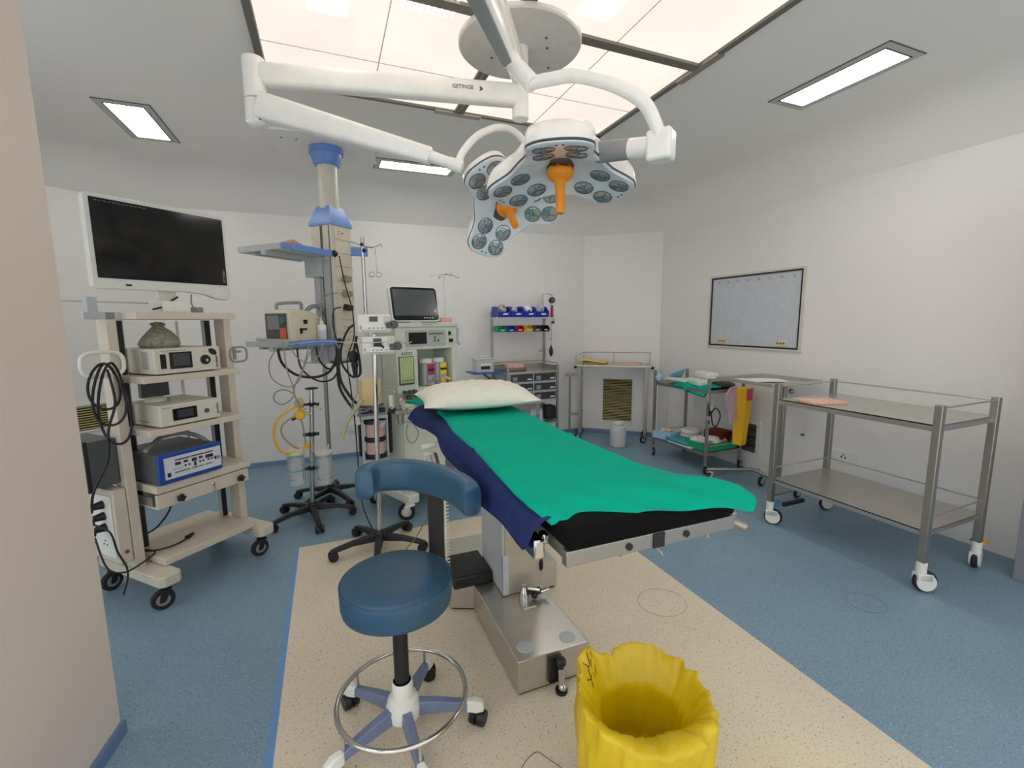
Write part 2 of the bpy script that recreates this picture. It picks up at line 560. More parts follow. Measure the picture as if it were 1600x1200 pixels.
# ================================================================ CEILING FITTINGS
def ceiling_lamp(x0, x1, y0, y1, label):
    t = thing('ceiling_lamp', label, 'ceiling light', ((x0 + x1) / 2, (y0 + y1) / 2, CEILZ), 0, 'recessed ceiling lamps')
    hx, hy = (x1 - x0) / 2, (y1 - y0) / 2
    k = MB()
    for a, bq, c, d in ((-hx - .035, hx + .035, -hy - .035, -hy), (-hx - .035, hx + .035, hy, hy + .035), (-hx - .035, -hx, -hy, hy), (hx, hx + .035, -hy, hy)):
        k.box(a, bq, c, d, -0.006, 0.004)
    obj('frame', k, mat('lamp_frame', (190, 186, 180), 0.5), t)
    k = MB()
    for a, bq, c, d in ((-hx, hx, -hy, -hy + .008), (-hx, hx, hy - .008, hy), (-hx, -hx + .008, -hy, hy), (hx - .008, hx, -hy, hy)):
        k.box(a, bq, c, d, -0.008, 0.002)
    obj('inner_trim', k, DGREY, t)
    k = MB(); k.box(-hx + .008, hx - .008, -hy + .008, hy - .008, -0.004, -0.001)
    obj('diffuser', k, M_LAMP, t)
    k = MB()
    for a, bq, c, d in ((-hx - .04, hx + .04, -hy - .04, -hy - .035), (-hx - .04, hx + .04, hy + .035, hy + .04), (-hx - .04, -hx - .035, -hy - .04, hy + .04), (hx + .035, hx + .04, -hy - .04, hy + .04)):
        k.box(a, bq, c, d, -0.004, 0.003)
    obj('shadow_gap', k, DGREY, t)
    return t
ceiling_lamp(2.68, 2.90, 1.595, 2.19, 'recessed rectangular ceiling lamp nearest the wall screen, lit')
ceiling_lamp(-1.19, -0.975, 3.68, 4.25, 'recessed ceiling lamp above the large monitor, lit')
ceiling_lamp(0.50, 1.12, 4.12, 4.32, 'recessed ceiling lamp beside the blue ceiling pendant, lit')
ceiling_lamp(1.95, 2.34, 4.00, 4.2, 'recessed ceiling lamp half hidden behind the surgical lights, lit')
ceiling_lamp(-1.6, -1.38, 0.6, 1.2, 'added unseen ceiling lamp left of the pier, brightening the left side')  # added out of view to lift the pier and the left side
ceiling_lamp(-1.1, -0.9, -0.6, 0.0, 'added unseen ceiling lamp behind the viewer, brightening the pier and left side')  # second added lamp, out of view, more light from the left rear

# laminar flow diffuser
PX0, PX1, PY0, PY1 = -0.215, 1.89, -0.1, 3.0
t = thing('laminar_flow_panel', 'large glowing laminar airflow diffuser panel with steel dividers in the ceiling', 'ceiling panel', (0.84, 1.5, CEILZ))
xm, ym = 0.86, 2.05
yrows = [PY1, 2.62, ym, 1.2, 0.5, PY0]
xcols = [PX0, 0.33, xm, 1.38, PX1]
for i in range(4):
    for j in range(5):
        k = MB(); k.box(xcols[i] + .004, xcols[i + 1] - .004, yrows[j + 1] + .004, yrows[j] - .004, CEILZ - 0.018, CEILZ - 0.01)
        obj('diffuser_pane', k, M_PANEL, t, world=True)
k = MB()
k.box(PX0 - .035, PX0, PY0, PY1 + .02, CEILZ - .03, CEILZ); k.box(PX1, PX1 + .035, PY0, PY1 + .02, CEILZ - .03, CEILZ)
k.box(PX0 - .035, PX1 + .035, PY1, PY1 + .025, CEILZ - .03, CEILZ); k.box(PX0 - .035, PX1 + .035, PY0 - .02, PY0, CEILZ - .03, CEILZ)
obj('frame', k, mat('frame_metal', (118, 116, 108), 0.5, 0.4), t, world=True)
k = MB(); k.box(PX0, PX1, ym - .027, ym + .027, CEILZ - .034, CEILZ - .02)
obj('divider', k, mat('divider_metal', (122, 118, 108), 0.5, 0.3), t, world=True)
k = MB(); k.box(xm - .03, xm - .004, PY0, PY1, CEILZ - .034, CEILZ - .02); k.box(xm + .004, xm + .03, PY0, PY1, CEILZ - .034, CEILZ - .02)
obj('divider', k, mat('divider_metal', (122, 118, 108), 0.5, 0.3), t, world=True)
k = MB()
for x in (xcols[1], xcols[3]): k.box(x - .0025, x + .0025, PY0, PY1, CEILZ - .0195, CEILZ - .012)
for y in (yrows[1], yrows[3], yrows[4]): k.box(PX0, PX1, y - .0025, y + .0025, CEILZ - .0195, CEILZ - .012)
obj('seam', k, mat('seam_grey', (240, 232, 226), 0.6), t, world=True)
for x, y, r in ((xm, PY1 + .02, 0), (PX1 + .02, ym, 1)):
    k = MB()
    if r: k.box(x - .02, x + .025, y - .15, y + .15, CEILZ - .036, CEILZ - .03)
    else: k.box(x - .15, x + .15, y - .02, y + .025, CEILZ - .036, CEILZ - .03)
    obj('bracket', k, STEELD, t, world=True)
for (x0, y0, w, h) in ((0.0, 2.06, .17, .25), (.37, 1.93, .24, .22), (1.08, 1.72, .18, .20)):
    k = MB()
    for i in range(9):
        k.box(x0 + i * w / 9, x0 + i * w / 9 + .013, y0, y0 + h, CEILZ - .0195, CEILZ - .0185)
    obj('led_strip', k, M_TUBE, t, world=True)

# ================================================================ SURGICAL LIGHT
CX, CY = 0.934, 2.177
t = thing('surgical_light', 'white two-headed ceiling surgical light with orange handles above the operating table', 'surgical light', (CX, CY, CEILZ))
k = MB(); k.lathe([(0.285, -0.022), (0.292, -0.015), (0.292, 0.0)], (CX, CY, CEILZ - .035), n=64)
plate = obj('ceiling_plate', k, mat('plate_white', (214, 210, 203), 0.5), t, world=True)
for dx, dy in ((.12, -.05), (.08, -.12), (-.1, .12), (-.22, -.1), (.2, .1)):
    obj('screw', MB().cyl((CX + dx, CY + dy, CEILZ - .061), (CX + dx, CY + dy, CEILZ - .055), 0.006, n=10), DGREY, plate, world=True)
k = MB(); k.cyl((CX, CY, 2.424), (CX, CY, 2.77), 0.04, n=32)
obj('shaft', k, WHITEG, t, world=True, bevel=0.003)
def beam(k, p0, p1, w0, h0, w1, h1, z=(0, 0, 1)):
    p0, p1 = Vector(p0), Vector(p1)
    d = (p1 - p0).normalized(); s = d.cross(Vector(z)).normalized(); u = s.cross(d)
    def ring(p, w, h):
        pts = []
        for i in range(20):
            a = 2 * PI * i / 20
            cx, cy = math.cos(a), math.sin(a)
            pts.append(p + s * w / 2 * math.copysign(abs(cx) ** 0.55, cx) + u * h / 2 * math.copysign(abs(cy) ** 0.55, cy))
        return pts
    k.loft([ring(p0, w0, h0), ring(p0.lerp(p1, .5), (w0 + w1) / 2, (h0 + h1) / 2), ring(p1, w1, h1)])
    return s, u, d
# far arm set (left)
JX, JY = -0.23, 2.425
k = MB(); s, u, d = beam(k, (CX, CY, 2.53), (JX, JY, 2.535), .075, .10, .075, .095)
arm = obj('extension_arm', k, WHITEG, t, world=True)
o0 = Vector((CX, CY, 2.53)).lerp(Vector((JX, JY, 2.535)), 0.235) - s * 0.0385 * (1 if s.y > 0 else -1)
side = -s if s.y > 0 else s
text('lettering', 'GETINGE', 0.024, frameM(o0 + Vector((0, 0, .004)), (-d.x, -d.y, 0), (0, 0, 1)), DGREY, arm, world=True)
qm = frameM(o0 + Vector((0, 0, .002)) - d * 0.085, (-d.x, -d.y, 0), (0, 0, 1))
q = MB(qm); q.prism([(-.008, -.009), (0, -.009), (.01, 0), (0, .009), (-.008, .009), (-.003, 0)], 0, .001)
obj('emblem', q, DGREY, arm, world=True)
k = MB(); k.cyl((JX, JY, 2.43), (JX, JY, 2.60), 0.047, n=28)
obj('joint', k, WHITEG, t, world=True, bevel=0.006, seg=3)
k = MB(); k.cyl((JX, JY, 2.34), (JX, JY, 2.425), 0.047, n=28); k.ball((JX, JY, 2.34), 0.046, sz=.6)
j2 = obj('joint', k, WHITEG, t, world=True)
obj('cap', MB().box(JX + .01, JX + .06, JY - .05, JY - .02, 2.335, 2.355), BLACK, j2, world=True)
k = MB(); beam(k, (JX + .02, JY - .03, 2.395), (0.47, 2.11, 2.18), .085, .115, .06, .07)
obj('spring_arm', k, WHITEG, t, world=True)
k = MB(); k.cyl((0.46, 2.115, 2.183), (0.56, 2.07, 2.145), .026, .023, n=20); k.cyl((0.545, 2.078, 2.15), (0.60, 2.055, 2.13), .028, n=20)
obj('collar', k, WHITEG, t, world=True, bevel=.002)
k = MB(); k.tube(smooth_path([(0.588, 2.065, 2.12), (0.60, 2.08, 2.185), (0.665, 2.115, 2.27), (.735, 2.15, 2.33), (.831, 2.198, 2.382), (.93, 2.24, 2.39), (1.03, 2.29, 2.34), (1.08, 2.30, 2.24), (1.07, 2.3, 2.12), (.98, 2.27, 2.06)], 8), .0165, 16)
obj('curved_arm', k, WHITEG, t, world=True)
# near arm set
J = Vector((0.36, 1.30, 2.52))
k = MB(); beam(k, (CX, CY, 2.62), (J.x, J.y, 2.62), .075, .10, .075, .10)
obj('extension_arm', k, WHITEG, t, world=True)
k = MB(); k.cyl((J.x, J.y, 2.42), (J.x, J.y, 2.69), .047, n=28)
obj('joint', k, WHITEG, t, world=True, bevel=.006)
E1 = Vector((0.715, 1.775, 2.46))
k = MB(); s, u, d = beam(k, J + Vector((0, 0, -.04)), E1, .085, .10, .06, .07)
obj('spring_arm', k, WHITEG, t, world=True)
k = MB(); s, u, d = beam(k, J + Vector((0, 0, -.092)), E1 + Vector((-.012, -.016, -.034)), .062, .012, .042, .012)
obj('arm_cover', k, mat('arm_grey', (132, 140, 142), .4), t, world=True, label='grey underside cover of the spring arm')
E2 = Vector((0.768, 1.697, 2.35))
k = MB(); k.cyl(E1 - Vector((.005, .008, -.002)), E1.lerp(E2, .45), .034, .03, n=24); k.cyl(E1.lerp(E2, .42), E2 + (E2 - E1) * .12, .033, n=24)
obj('collar', k, WHITEG, t, world=True, bevel=.003)
k = MB(); k.tube(smooth_path([(0.768, 1.70, 2.345), (.83, 1.65, 2.348), (.90, 1.577, 2.338), (1.0, 1.483, 2.282), (1.079, 1.418, 2.211), (1.115, 1.391, 2.13), (1.13, 1.39, 2.08)], 8), .0235, 18)
obj('curved_arm', k, WHITEG, t, world=True)
k = MB(frameM((1.145, 1.395, 2.065), (0.85, 0.53, 0), (0, 0, 1)))
k.box(-.042, .03, -.052, .052, -.045, .045)
yk = obj('yoke_block', k, WHITEG, t, world=True, bevel=.012, seg=3)
k = MB(); k.cyl((1.163, 1.375, 2.067), (1.183, 1.352, 2.067), .034, n=6)
k = MB(frameM((1.178, 1.40, 2.065), (0.0, 1.0, 0), (0, 0, 1)))
k.prism([(-.03, -.035), (.028, -.035), (.034, 0), (.028, .038), (-.03, .038)], -.004, .004)
obj('cover_plate', k, DGREY, yk, world=True)
k = MB(); k.cyl((1.135, 1.405, 2.067), (1.085, 1.495, 2.083), .036, n=26)
obj('yoke_sleeve', k, WHITEG, t, world=True)
k = MB(); k.cyl((1.085, 1.495, 2.083), (1.02, 1.61, 2.10), .037, .040, n=26)
obj('yoke_grip', k, GREYP, t, world=True, label='dark grey section of the yoke')

def light_head(cen, n, p, R, seed):
    """trefoil light head; n = beam direction, p = direction of one petal"""
    n = Vector(n).normalized(); p = Vector(p); p = (p - n * p.dot(n)).normalized()
    M = frameM(cen, p, (-n).cross(p))      # local z = away from the beam
    def outline(sc, ins=0.0):
        pts = []
        for i in range(3):
            a = 2 * PI * i / 3
            for da, r in ((-60, .60), (-38, .66), (-27, .86), (-21, .97), (-10, 1.02), (10, 1.02), (21, .97), (27, .86), (38, .66)):
                aa = a + math.radians(da)
                pts.append(Vector(((r * R * sc - ins) * math.cos(aa), (r * R * sc - ins) * math.sin(aa), 0)))
        return smooth_path(pts, 4, closed=True)
    BEND = .27
    def bz(r_): return -BEND * max(0.0, r_ - .06) if r_ < .10 else -BEND * (r_ - .06)
    def ring(sc, z, ins=0.0):      # the petals droop towards the beam
        return [Vector((v.x, v.y, z + bz(v.length))) for v in outline(sc, ins)]
    k = MB(M); k.loft([ring(.3, .006), ring(.6, .008), ring(1.0, 0.012), ring(1.012, 0.022), ring(1.0, 0.04), ring(.985, .06), ring(.93, .082), ring(.80, .098), ring(.5, .106), ring(.2, .108)])
    h = obj('light_housing', k, WHITEG, t, world=True, angle=60)
    k = MB(M); k.loft([ring(.4, .0), ring(.7, .002), ring(.99, .004), ring(1.004, .009), ring(1.0, .016), ring(.7, .01), ring(.4, .01)])
    obj('edge_seal', k, DGREY, h, world=True)
    k = MB(M); k.loft([ring(.15, -.006), ring(.3, -.006), ring(.5, -.006), ring(.75, -.006), ring(.95, -.006), ring(.985, 0.0), ring(.99, .008), ring(.6, .008), ring(.2, .008)])
    pl = obj('lens_plate', k, LENSP, h, world=True)
    RIMS = []
    for i in range(3):
        a = 2 * PI * i / 3
        for rr, lat in ((.155, .062), (.155, -.062), (.25, .058), (.25, -.058)):
            rr *= R / .32; lt = lat * R / .32
            x = rr * math.cos(a) - lt * math.sin(a); y = rr * math.sin(a) + lt * math.cos(a)
            a2 = math.atan2(y, x)
            ML = M @ Matrix.Translation((x, y, bz(math.hypot(x, y)))) @ Matrix.Rotation(a2, 4, 'Z') @ Matrix.Rotation(math.atan(BEND), 4, 'Y')
            k = MB(ML); k.lathe([(.004, -.0115), (.02, -.0105), (.034, -.0095), (.041, -.0075), (.041, -.001)], n=24)
            ln = obj('led_lens', k, LENS, h, world=True)
            k = MB(ML); k.ring((0, 0, -.0085), .0405, .0016, n=28, k=6)
            for q_ in range(3): k.cyl((0, 0, -.0118), (.03 * math.cos(q_ * 2.1), .03 * math.sin(q_ * 2.1), -.0108), .0014, n=5)
            RIMS.append((k, h))
    for kk, hh_ in RIMS: obj('lens_rim', kk, DGREY, hh_, world=True)
    k = MB(M)
    for i in range(3):
        a = 2 * PI * i / 3
        for lt in (-.012, .012):
            x = R * .93 * math.cos(a) - lt * math.sin(a); y = R * .93 * math.sin(a) + lt * math.cos(a)
            k.lathe([(.004, -.008), (.004, -.003)], (x, y, bz(math.hypot(x, y))), n=8)
    obj('indicator', k, BLACK, h, world=True)
    k = MB(M); k.lathe([(.05, -.028), (.056, -.024), (.056, -.004)], n=32)
    obj('handle_mount', k, BLACK, h, world=True)
    k = MB(M); k.lathe([(.013, -.195), (.017, -.195), (.018, -.19), (.018, -.17), (.020, -.09), (.024, -.062), (.042, -.052), (.052, -.042), (.056, -.030), (.056, -.016), (.05, -.012)], n=32)
    obj('handle', k, ORANGE, h, world=True, label='orange sterilisable handle')
    return h
light_head((0.933, 1.763, 2.085), (-0.06, -0.13, -1), (-0.47, -0.88, 0), .325, 1)
light_head((0.885, 2.255, 2.045), (-.04, -.72, -.69), (-.21, .43, -.55), .285, 2)

# ================================================================ OPERATING TABLE
t = thing('operating_table', 'stainless steel operating table with a black padded top on a pedestal', 'operating table', (0.76, 1.9, 0))
k = MB(); k.prism([(.607, 1.468), (.918, 1.468), (.918, 2.07), (1.09, 2.07), (1.09, 2.55), (.50, 2.55), (.50, 2.10), (.607, 2.05)], 0.012, .15)
bs = obj('base', k, STEEL, t, world=True, bevel=.003)
k = MB(); k.prism([(.615, 1.478), (.91, 1.478), (.91, 2.08), (1.08, 2.08), (1.08, 2.54), (.51, 2.54), (.51, 2.11), (.615, 2.06)], 0.0, .012)
obj('plinth', k, BLACK, bs, world=True)
for x, y in ((.665, 1.535), (.85, 1.52)):
    k = MB(); k.lathe([(.034, 0), (.034, .003), (.03, .004)], (x, y, .15), n=28)
    obj('cover_disc', k, LGREY, bs, world=True)
k = MB(); k.box(.735, .79, 1.452, 1.47, .03, .135)
obj('pedal_slot', k, BLACK, bs, world=True)
k = MB(); k.ball((.775, 1.435, .125), .022); k.cyl((.775, 1.435, .12), (.775, 1.425, .03), .011, n=14)
k.cyl((.775, 1.428, .0), (.775, 1.428, .014), .024, n=18)
pd = obj('pedal', k, BLACK, t, world=True)
k = MB(); k.cyl((.775, 1.434, .10), (.775, 1.428, .035), .0135, n=16); k.ball((.775, 1.42, .028), .017)
obj('pedal_lever', k, CHROME, pd, world=True)
k = MB(); k.box(.715, .905, 1.885, 2.2, .15, .80)
cl = obj('column', k, mat('column_steel', (186, 176, 158), .42, .55), t, world=True, bevel=.006)
k = MB(); k.box(.705, .722, 1.89, 2.2, .155, .74); k.box(.705, .735, 1.88, 1.90, .155, .36)
obj('column_edge', k, LGREY, cl, world=True, bevel=.003)
k = MB(); k.ball((.905, 1.905, .27), .04, .35, .9, 1)
obj('knob', k, BLACK, cl, world=True)
k = MB(); k.box(.50, .70, 2.02, 2.26, .15, .212)
obj('column_foot', k, BLACK, t, world=True, bevel=.01)
k = MB(); k.box(.60, .96, 1.65, 2.4, .74, .86)
obj('tilt_head', k, STEELD, t, world=True, bevel=.006)
k = MB(); k.box(.505, .60, 1.95, 2.15, .68, .86)
obj('motor_box', k, STEELD, t, world=True, bevel=.006)
k = MB(); k.prism([(.515, .92), (1.025, .92), (1.025, .98), (.93, 1.28), (.925, 2.72), (.515, 2.72)], .862, .90)
obj('top_frame', k, STEELD, t, world=True)
k = MB(); k.box(.500, 1.04, .90, .925, .862, .902)
fe = obj('foot_rail', k, STEELD, t, world=True, bevel=.002)
k = MB(); k.box(.755, .79, .896, .902, .862, .901)
obj('latch_slot', k, BLACK, fe, world=True)
for x in (.68, .865):
    k = MB(); k.cyl((x, .896, .881), (x, .902, .881), .0095, n=20)
    obj('socket_hole', k, BLACK, fe, world=True)
k = MB(); k.cyl((.775, .93, .862), (.79, .90, .835), .003, n=8); k.cyl((.66, .91, .855), (.66, .91, .863), .005, n=8); k.cyl((.95, .91, .85), (.95, .91, .863), .007, n=8)
obj('release_pin', k, STEELD, fe, world=True)
for sx, x0, x1 in ((-1, .462, .474), (1, .95, .962)):
    k = MB(); k.box(x0, x1, 1.03 if sx < 0 else 1.3, 2.1, .866, .89)
    for y in (1.35, 1.6, 2.0): k.box(min(x0, .515) if sx < 0 else .92, .52 if sx < 0 else x1, y - .012, y + .012, .872, .886)
    obj('side_rail', k, STEEL, t, world=True)
k = MB(); k.box(.455, .485, .985, 1.05, .845, .90); k.box(.485, .505, 1.0, 1.03, .875, .905)
obj('rail_clamp', k, CHROME, t, world=True, bevel=.006)
k = MB(); k.box(1.045, 1.085, .93, 1.0, .85, .895); k.cyl((1.06, .93, .87), (1.09, .90, .855), .012)
obj('rail_clamp', k, STEELD, t, world=True, bevel=.006)
for poly in ([(.498, .895), (1.042, .895), (1.042, .99), (.945, 1.28), (.94, 1.62), (.498, 1.62)], [(.498, 1.628), (.94, 1.628), (.94, 2.2), (.498, 2.2)], [(.498, 2.208), (.94, 2.208), (.94, 2.72), (.498, 2.72)]):
    k = MB(); k.prism(poly, .902, .956)
    obj('pad', k, PADBLK, t, world=True, bevel=.018, seg=4)
k = MB(); k.cyl((.455, 2.18, .80), (.475, 2.02, .62), .018, n=12)
obj('armboard_post', k, STEELD, t, world=True)
k = MB(); k.cyl((.40, 2.2, .835), (.48, 2.2, .845), .014); k.cyl((.41, 2.2, .80), (.47, 2.2, .80), .012); k.cyl((.415, 2.2, .80), (.415, 2.2, .62), .004)
obj('post_clamp', k, WHITEP, t, world=True)
# clamp device left on the base
t2 = thing('rail_clamp_accessory', 'small loose chrome rail clamp standing on the table base by the column', 'clamp', (.785, 1.82, .15))
k = MB(); k.lathe([(.022, 0.004), (.022, .03), (.014, .05), (.008, .07), (.012, .078)], n=18)
obj('socket', k, CHROME, t2)
k = MB(); k.box(-.03, .035, -.06, -.01, .0, .004)
obj('foot_plate', k, STEEL, t2)
k = MB(); k.box(.015, .085, -.01, .01, .03, .045); k.cyl((.05, 0, .02), (.11, -.01, .035), .009); k.ball((.05, -.01, .02), .016)
obj('arm', k, BLACK, t2)
k = MB(); k.cyl((.085, -.01, .03), (.12, -.025, .045), .008); k.cyl((.02, 0, .055), (.075, -.01, .04), .007)
obj('lever', k, CHROME, t2)

# navy sheet
import bisect
def interp(xs, ys, x):
    if x <= xs[0]: return ys[0]
    if x >= xs[-1]: return ys[-1]
    i = bisect.bisect(xs, x) - 1
    tt = (x - xs[i]) / (xs[i + 1] - xs[i])
    return ys[i] * (1 - tt) + ys[i + 1] * tt
lowy = [.93, .99, 1.15, 1.38, 1.74, 2.01, 2.1, 2.3, 2.55, 2.68]
lowz = [.93, .858, .846, .838, .862, .885, .905, .90, .872, .885]
def navy(u, v):
    y0_ = 1.03 if v < .5 else (.975 if v > .62 else 1.03 - .055 * (v - .5) / .12)
    y = y0_ + u * (2.685 - y0_)
    top = v < .62
    if top:
        xr = interp([.9, 1.0, 1.28], [1.0, .99, .935], y); x = xr - (v / .62) * (xr - .49)
        z = .9605 + .0015 * math.sin(y * 9 + x * 5)
        if y < 1.02: z -= 0.0
        return (x, y, z)
    q = (v - .62) / .38
    zl = interp(lowy, lowz, y)
    ys = y + (0.03 * q if y < 1.05 else 0)
    x = .492 - .03 * math.sin(min(1, q * 2.2) * PI / 2) - .008 * q * (1 + math.sin(y * 14)) - 0.004 * q
    z = .960 + (zl - .960) * q ** 1.1
    if y > 2.3: x -= .03 * q * (y - 2.3) / .3
    return (x, ys, z)
k = MB(); k.grid(navy, 70, 26)
tag(obj('navy_sheet', k, NAVY, solid=.0018), 'navy blue cloth sheet spread on the operating table, hanging over its left side', 'sheet')
# green drape
ly = [.86, .95, 1.0, 1.15, 1.63, 1.95, 2.2, 2.45]; lx = [.50, .474, .468, .470, .500, .497, .525, .53]
ry = [.80, .86, .92, 1.0, 1.1, 1.23, 1.65, 2.08, 2.45]; rx = [1.03, 1.078, 1.09, 1.05, 1.0, .968, .955, .962, .965]
def drape(u, v):
    # u along the table from foot to head, v from left to right
    yl = .945 - .135 * max(0, min(1, (v - .1) / .85)) ** 1.5 + .06 * max(0, (v - .93) / .07) + .02 * max(0, (.06 - v) / .06)
    y = yl + (2.42 - yl) * u
    x0 = interp(ly, lx, y); x1 = interp(ry, rx, y)
    if u < .06: x0 += .02 * (1 - u / .06)
    x = x0 + (x1 - x0) * v
    z = .972 + .003 * math.sin(v * 7 + y * 3)
    fold = 0
    for yf, am in ((1.66, .007), (2.03, .006)):
        yy = yf + (v - .5) * .03
        fold += am * math.exp(-((y - yy) / .014) ** 2)
    z += fold
    e = max(0, 1 - u / .09)
    z += .006 * math.sin(v * 21 + y * 20) * max(0, 1 - u / .2) * (0.4 + v) 
    z -= .030 * e ** 2 * (0.65 + .2 * math.sin(v * 9)) * (1 - .6 * max(0, (v - .75) / .25))
    z += .012 * math.exp(-((u - .10) / .06) ** 2) * v
    edge = min(v, 1 - v)
    z -= .010 * max(0, 1 - edge / .03)
    return (x, y, z)
k = MB(); k.grid(drape, 110, 46)
tag(obj('green_drape', k, GREEN, solid=.0022), 'green surgical drape cloth laid flat on the operating table', 'drape')
# pillow
def pil(side):
    def f(u, v):
        a, bq = u * 2 - 1, v * 2 - 1
        th = max(0.0, (1 - abs(a) ** 2.6)) ** .62 * max(0.0, (1 - abs(bq) ** 2.4)) ** .62
        pin = 1 - .07 * (1 - bq * bq) * abs(a) ** 4
        pin2 = 1 - .06 * (1 - a * a) * abs(bq) ** 4
        x = a * .315 * pin; y = bq * .225 * pin2
        wr = .004 * math.sin(a * 11 + bq * 6) * th + .003 * math.sin(a * 23 - bq * 17) * th
        z = (.098 * th + wr) if side > 0 else -.042 * th
        z += .022 * (a * a) * (1 if bq > -.5 else .6) * .5
        return (x, y, z + .042)
    return f
k = MB(Matrix.Translation((.745, 2.40, .985)) @ Matrix.Rotation(math.radians(-3), 4, 'Z')); k.grid(pil(1), 40, 30); k.grid(pil(-1), 40, 30)
bmesh.ops.remove_doubles(k.bm, verts=k.bm.verts, dist=.0004)
tag(obj('pillow', k, PILLOW, angle=80), 'white cotton pillow lying at the head end of the operating table', 'pillow')

# ================================================================ STOOL
t = thing('stool', 'round blue upholstered stool with a curved backrest and chrome foot ring', 'stool', (.172, 1.477, 0))
k = MB(Matrix.Translation((-.002, .01, .0))); k.lathe([(.12, .495), (.168, .498), (.181, .508), (.185, .525), (.186, .578), (.181, .596), (.170, .603), (.10, .606), (.001, .607)], n=64)
st = obj('seat', k, UPH, t, angle=60)
k = MB(Matrix.Translation((-.002, .01, .0))); k.ring((0, 0, .592), .184, .0028, n=64)
obj('piping', k, UPH, st)
k = MB(); k.lathe([(.12, .485), (.12, .497)]); k.cyl((0, 0, .40), (0, 0, .49), .013)
obj('seat_plate', k, CHROME, t)
k = MB(); k.cyl((0, 0, .19), (0, 0, .455), .0255, n=24)
obj('gas_lift', k, BLACK, t, bevel=.003)
k = MB(); k.lathe([(.033, .13), (.034, .21), (.031, .215)])
obj('lift_sleeve', k, BLUEGREY, t)
k = MB(); k.lathe([(.045, .075), (.058, .085), (.060, .12), (.05, .15), (.036, .158), (.036, .205), (.033, .215)], n=32)
obj('hub', k, WHITEP, t)
RC = .262
for i in range(5):
    a = math.radians(-13 + 72 * i)
    M = Matrix.Rotation(a, 4, 'Z')
    k = MB(M)
    def sec(x, w, z0, z1): return [(x, -w, z0), (x, w, z0), (x, w * .8, z1), (x, -w * .8, z1)]
    k.loft([sec(.03, .02, .085, .135), sec(.12, .018, .08, .122), sec(RC - .035, .015, .07, .10)])
    obj('leg', k, BLUEGREY, t, bevel=.004)
    k = MB(M); k.loft([sec(RC - .042, .017, .064, .104), sec(RC - .005, .02, .056, .102), sec(RC + .022, .016, .055, .085)])
    cp = obj('leg_cap', k, WHITEP, t, bevel=.007, seg=3)
    k = MB(M @ Matrix.Translation((RC, 0, 0)) @ Matrix.Rotation(math.radians(60 + i * 50), 4, 'Z'))
    for s_ in (-1, 1): k.cyl((0, s_ * .006, .029), (0, s_ * .027, .029), .029, .026, n=22)
    k.box(-.018, .018, -.012, .012, .03, .06)
    obj('caster', k, BLACK, t)
k = MB(); k.ring((0, 0, .160), .218, .0085, n=72, k=10)
fr = obj('foot_ring', k, CHROME, t)
for i in range(5):
    a = math.radians(-13 + 72 * i)
    obj('ring_support', MB().cyl((.218 * math.cos(a), .218 * math.sin(a), .10), (.218 * math.cos(a), .218 * math.sin(a), .158), .006), CHROME, fr)
# backrest
k = MB()
bp = [(.088, 1.573), (.099, 1.622), (.139, 1.655), (.204, 1.646), (.269, 1.609), (.334, 1.524), (.368, 1.438), (.384, 1.365), (.388, 1.30)]
path = smooth_path([(x, y, 0) for x, y in bp], 6)
rings = []
N = len(path)
for i, p in enumerate(path):
    tn = (path[min(i + 1, N - 1)] - path[max(i - 1, 0)]).normalized(); nn = Vector((tn.y, -tn.x, 0))
    e = min(i, N - 1 - i) / 3.0
    sc = 1.0 if e >= 1 else (.86 + .14 * math.sqrt(max(0, e)))
    hh, ww = .056 * sc, .033 * sc
    zc = .90
    ring_ = []
    for j in range(24):
        a = 2 * PI * j / 24; cx, cy = math.cos(a), math.sin(a)
        ring_.append(p + nn * ww * math.copysign(abs(cx) ** .6, cx) + Vector((0, 0, zc + hh * math.copysign(abs(cy) ** .6, cy))))
    rings.append(ring_)
k.loft(rings)
br = obj('backrest', k, UPH, t, world=True, angle=60)
k = MB(); k.box(.314, .372, 1.634, 1.646, .47, .90); k.box(.32, .36, 1.56, 1.64, .86, .88)
k.M = Matrix.Identity(4)
k.loft([[(.314, 1.646, .47), (.372, 1.634, .47), (.372, 1.634, .482), (.314, 1.646, .482)], [(.15, 1.52, .47), (.20, 1.47, .47), (.20, 1.47, .482), (.15, 1.52, .482)]])
obj('backrest_bar', k, BLACK, t, world=True, bevel=.002)
k = MB(); k.box(.376, .383, 1.638, 1.646, .48, .85)
for i in range(22): k.box(.382, .394, 1.638, 1.646, .49 + i * .0145, .494 + i * .0145)
obj('height_rack', k, CREAMM, t, world=True)

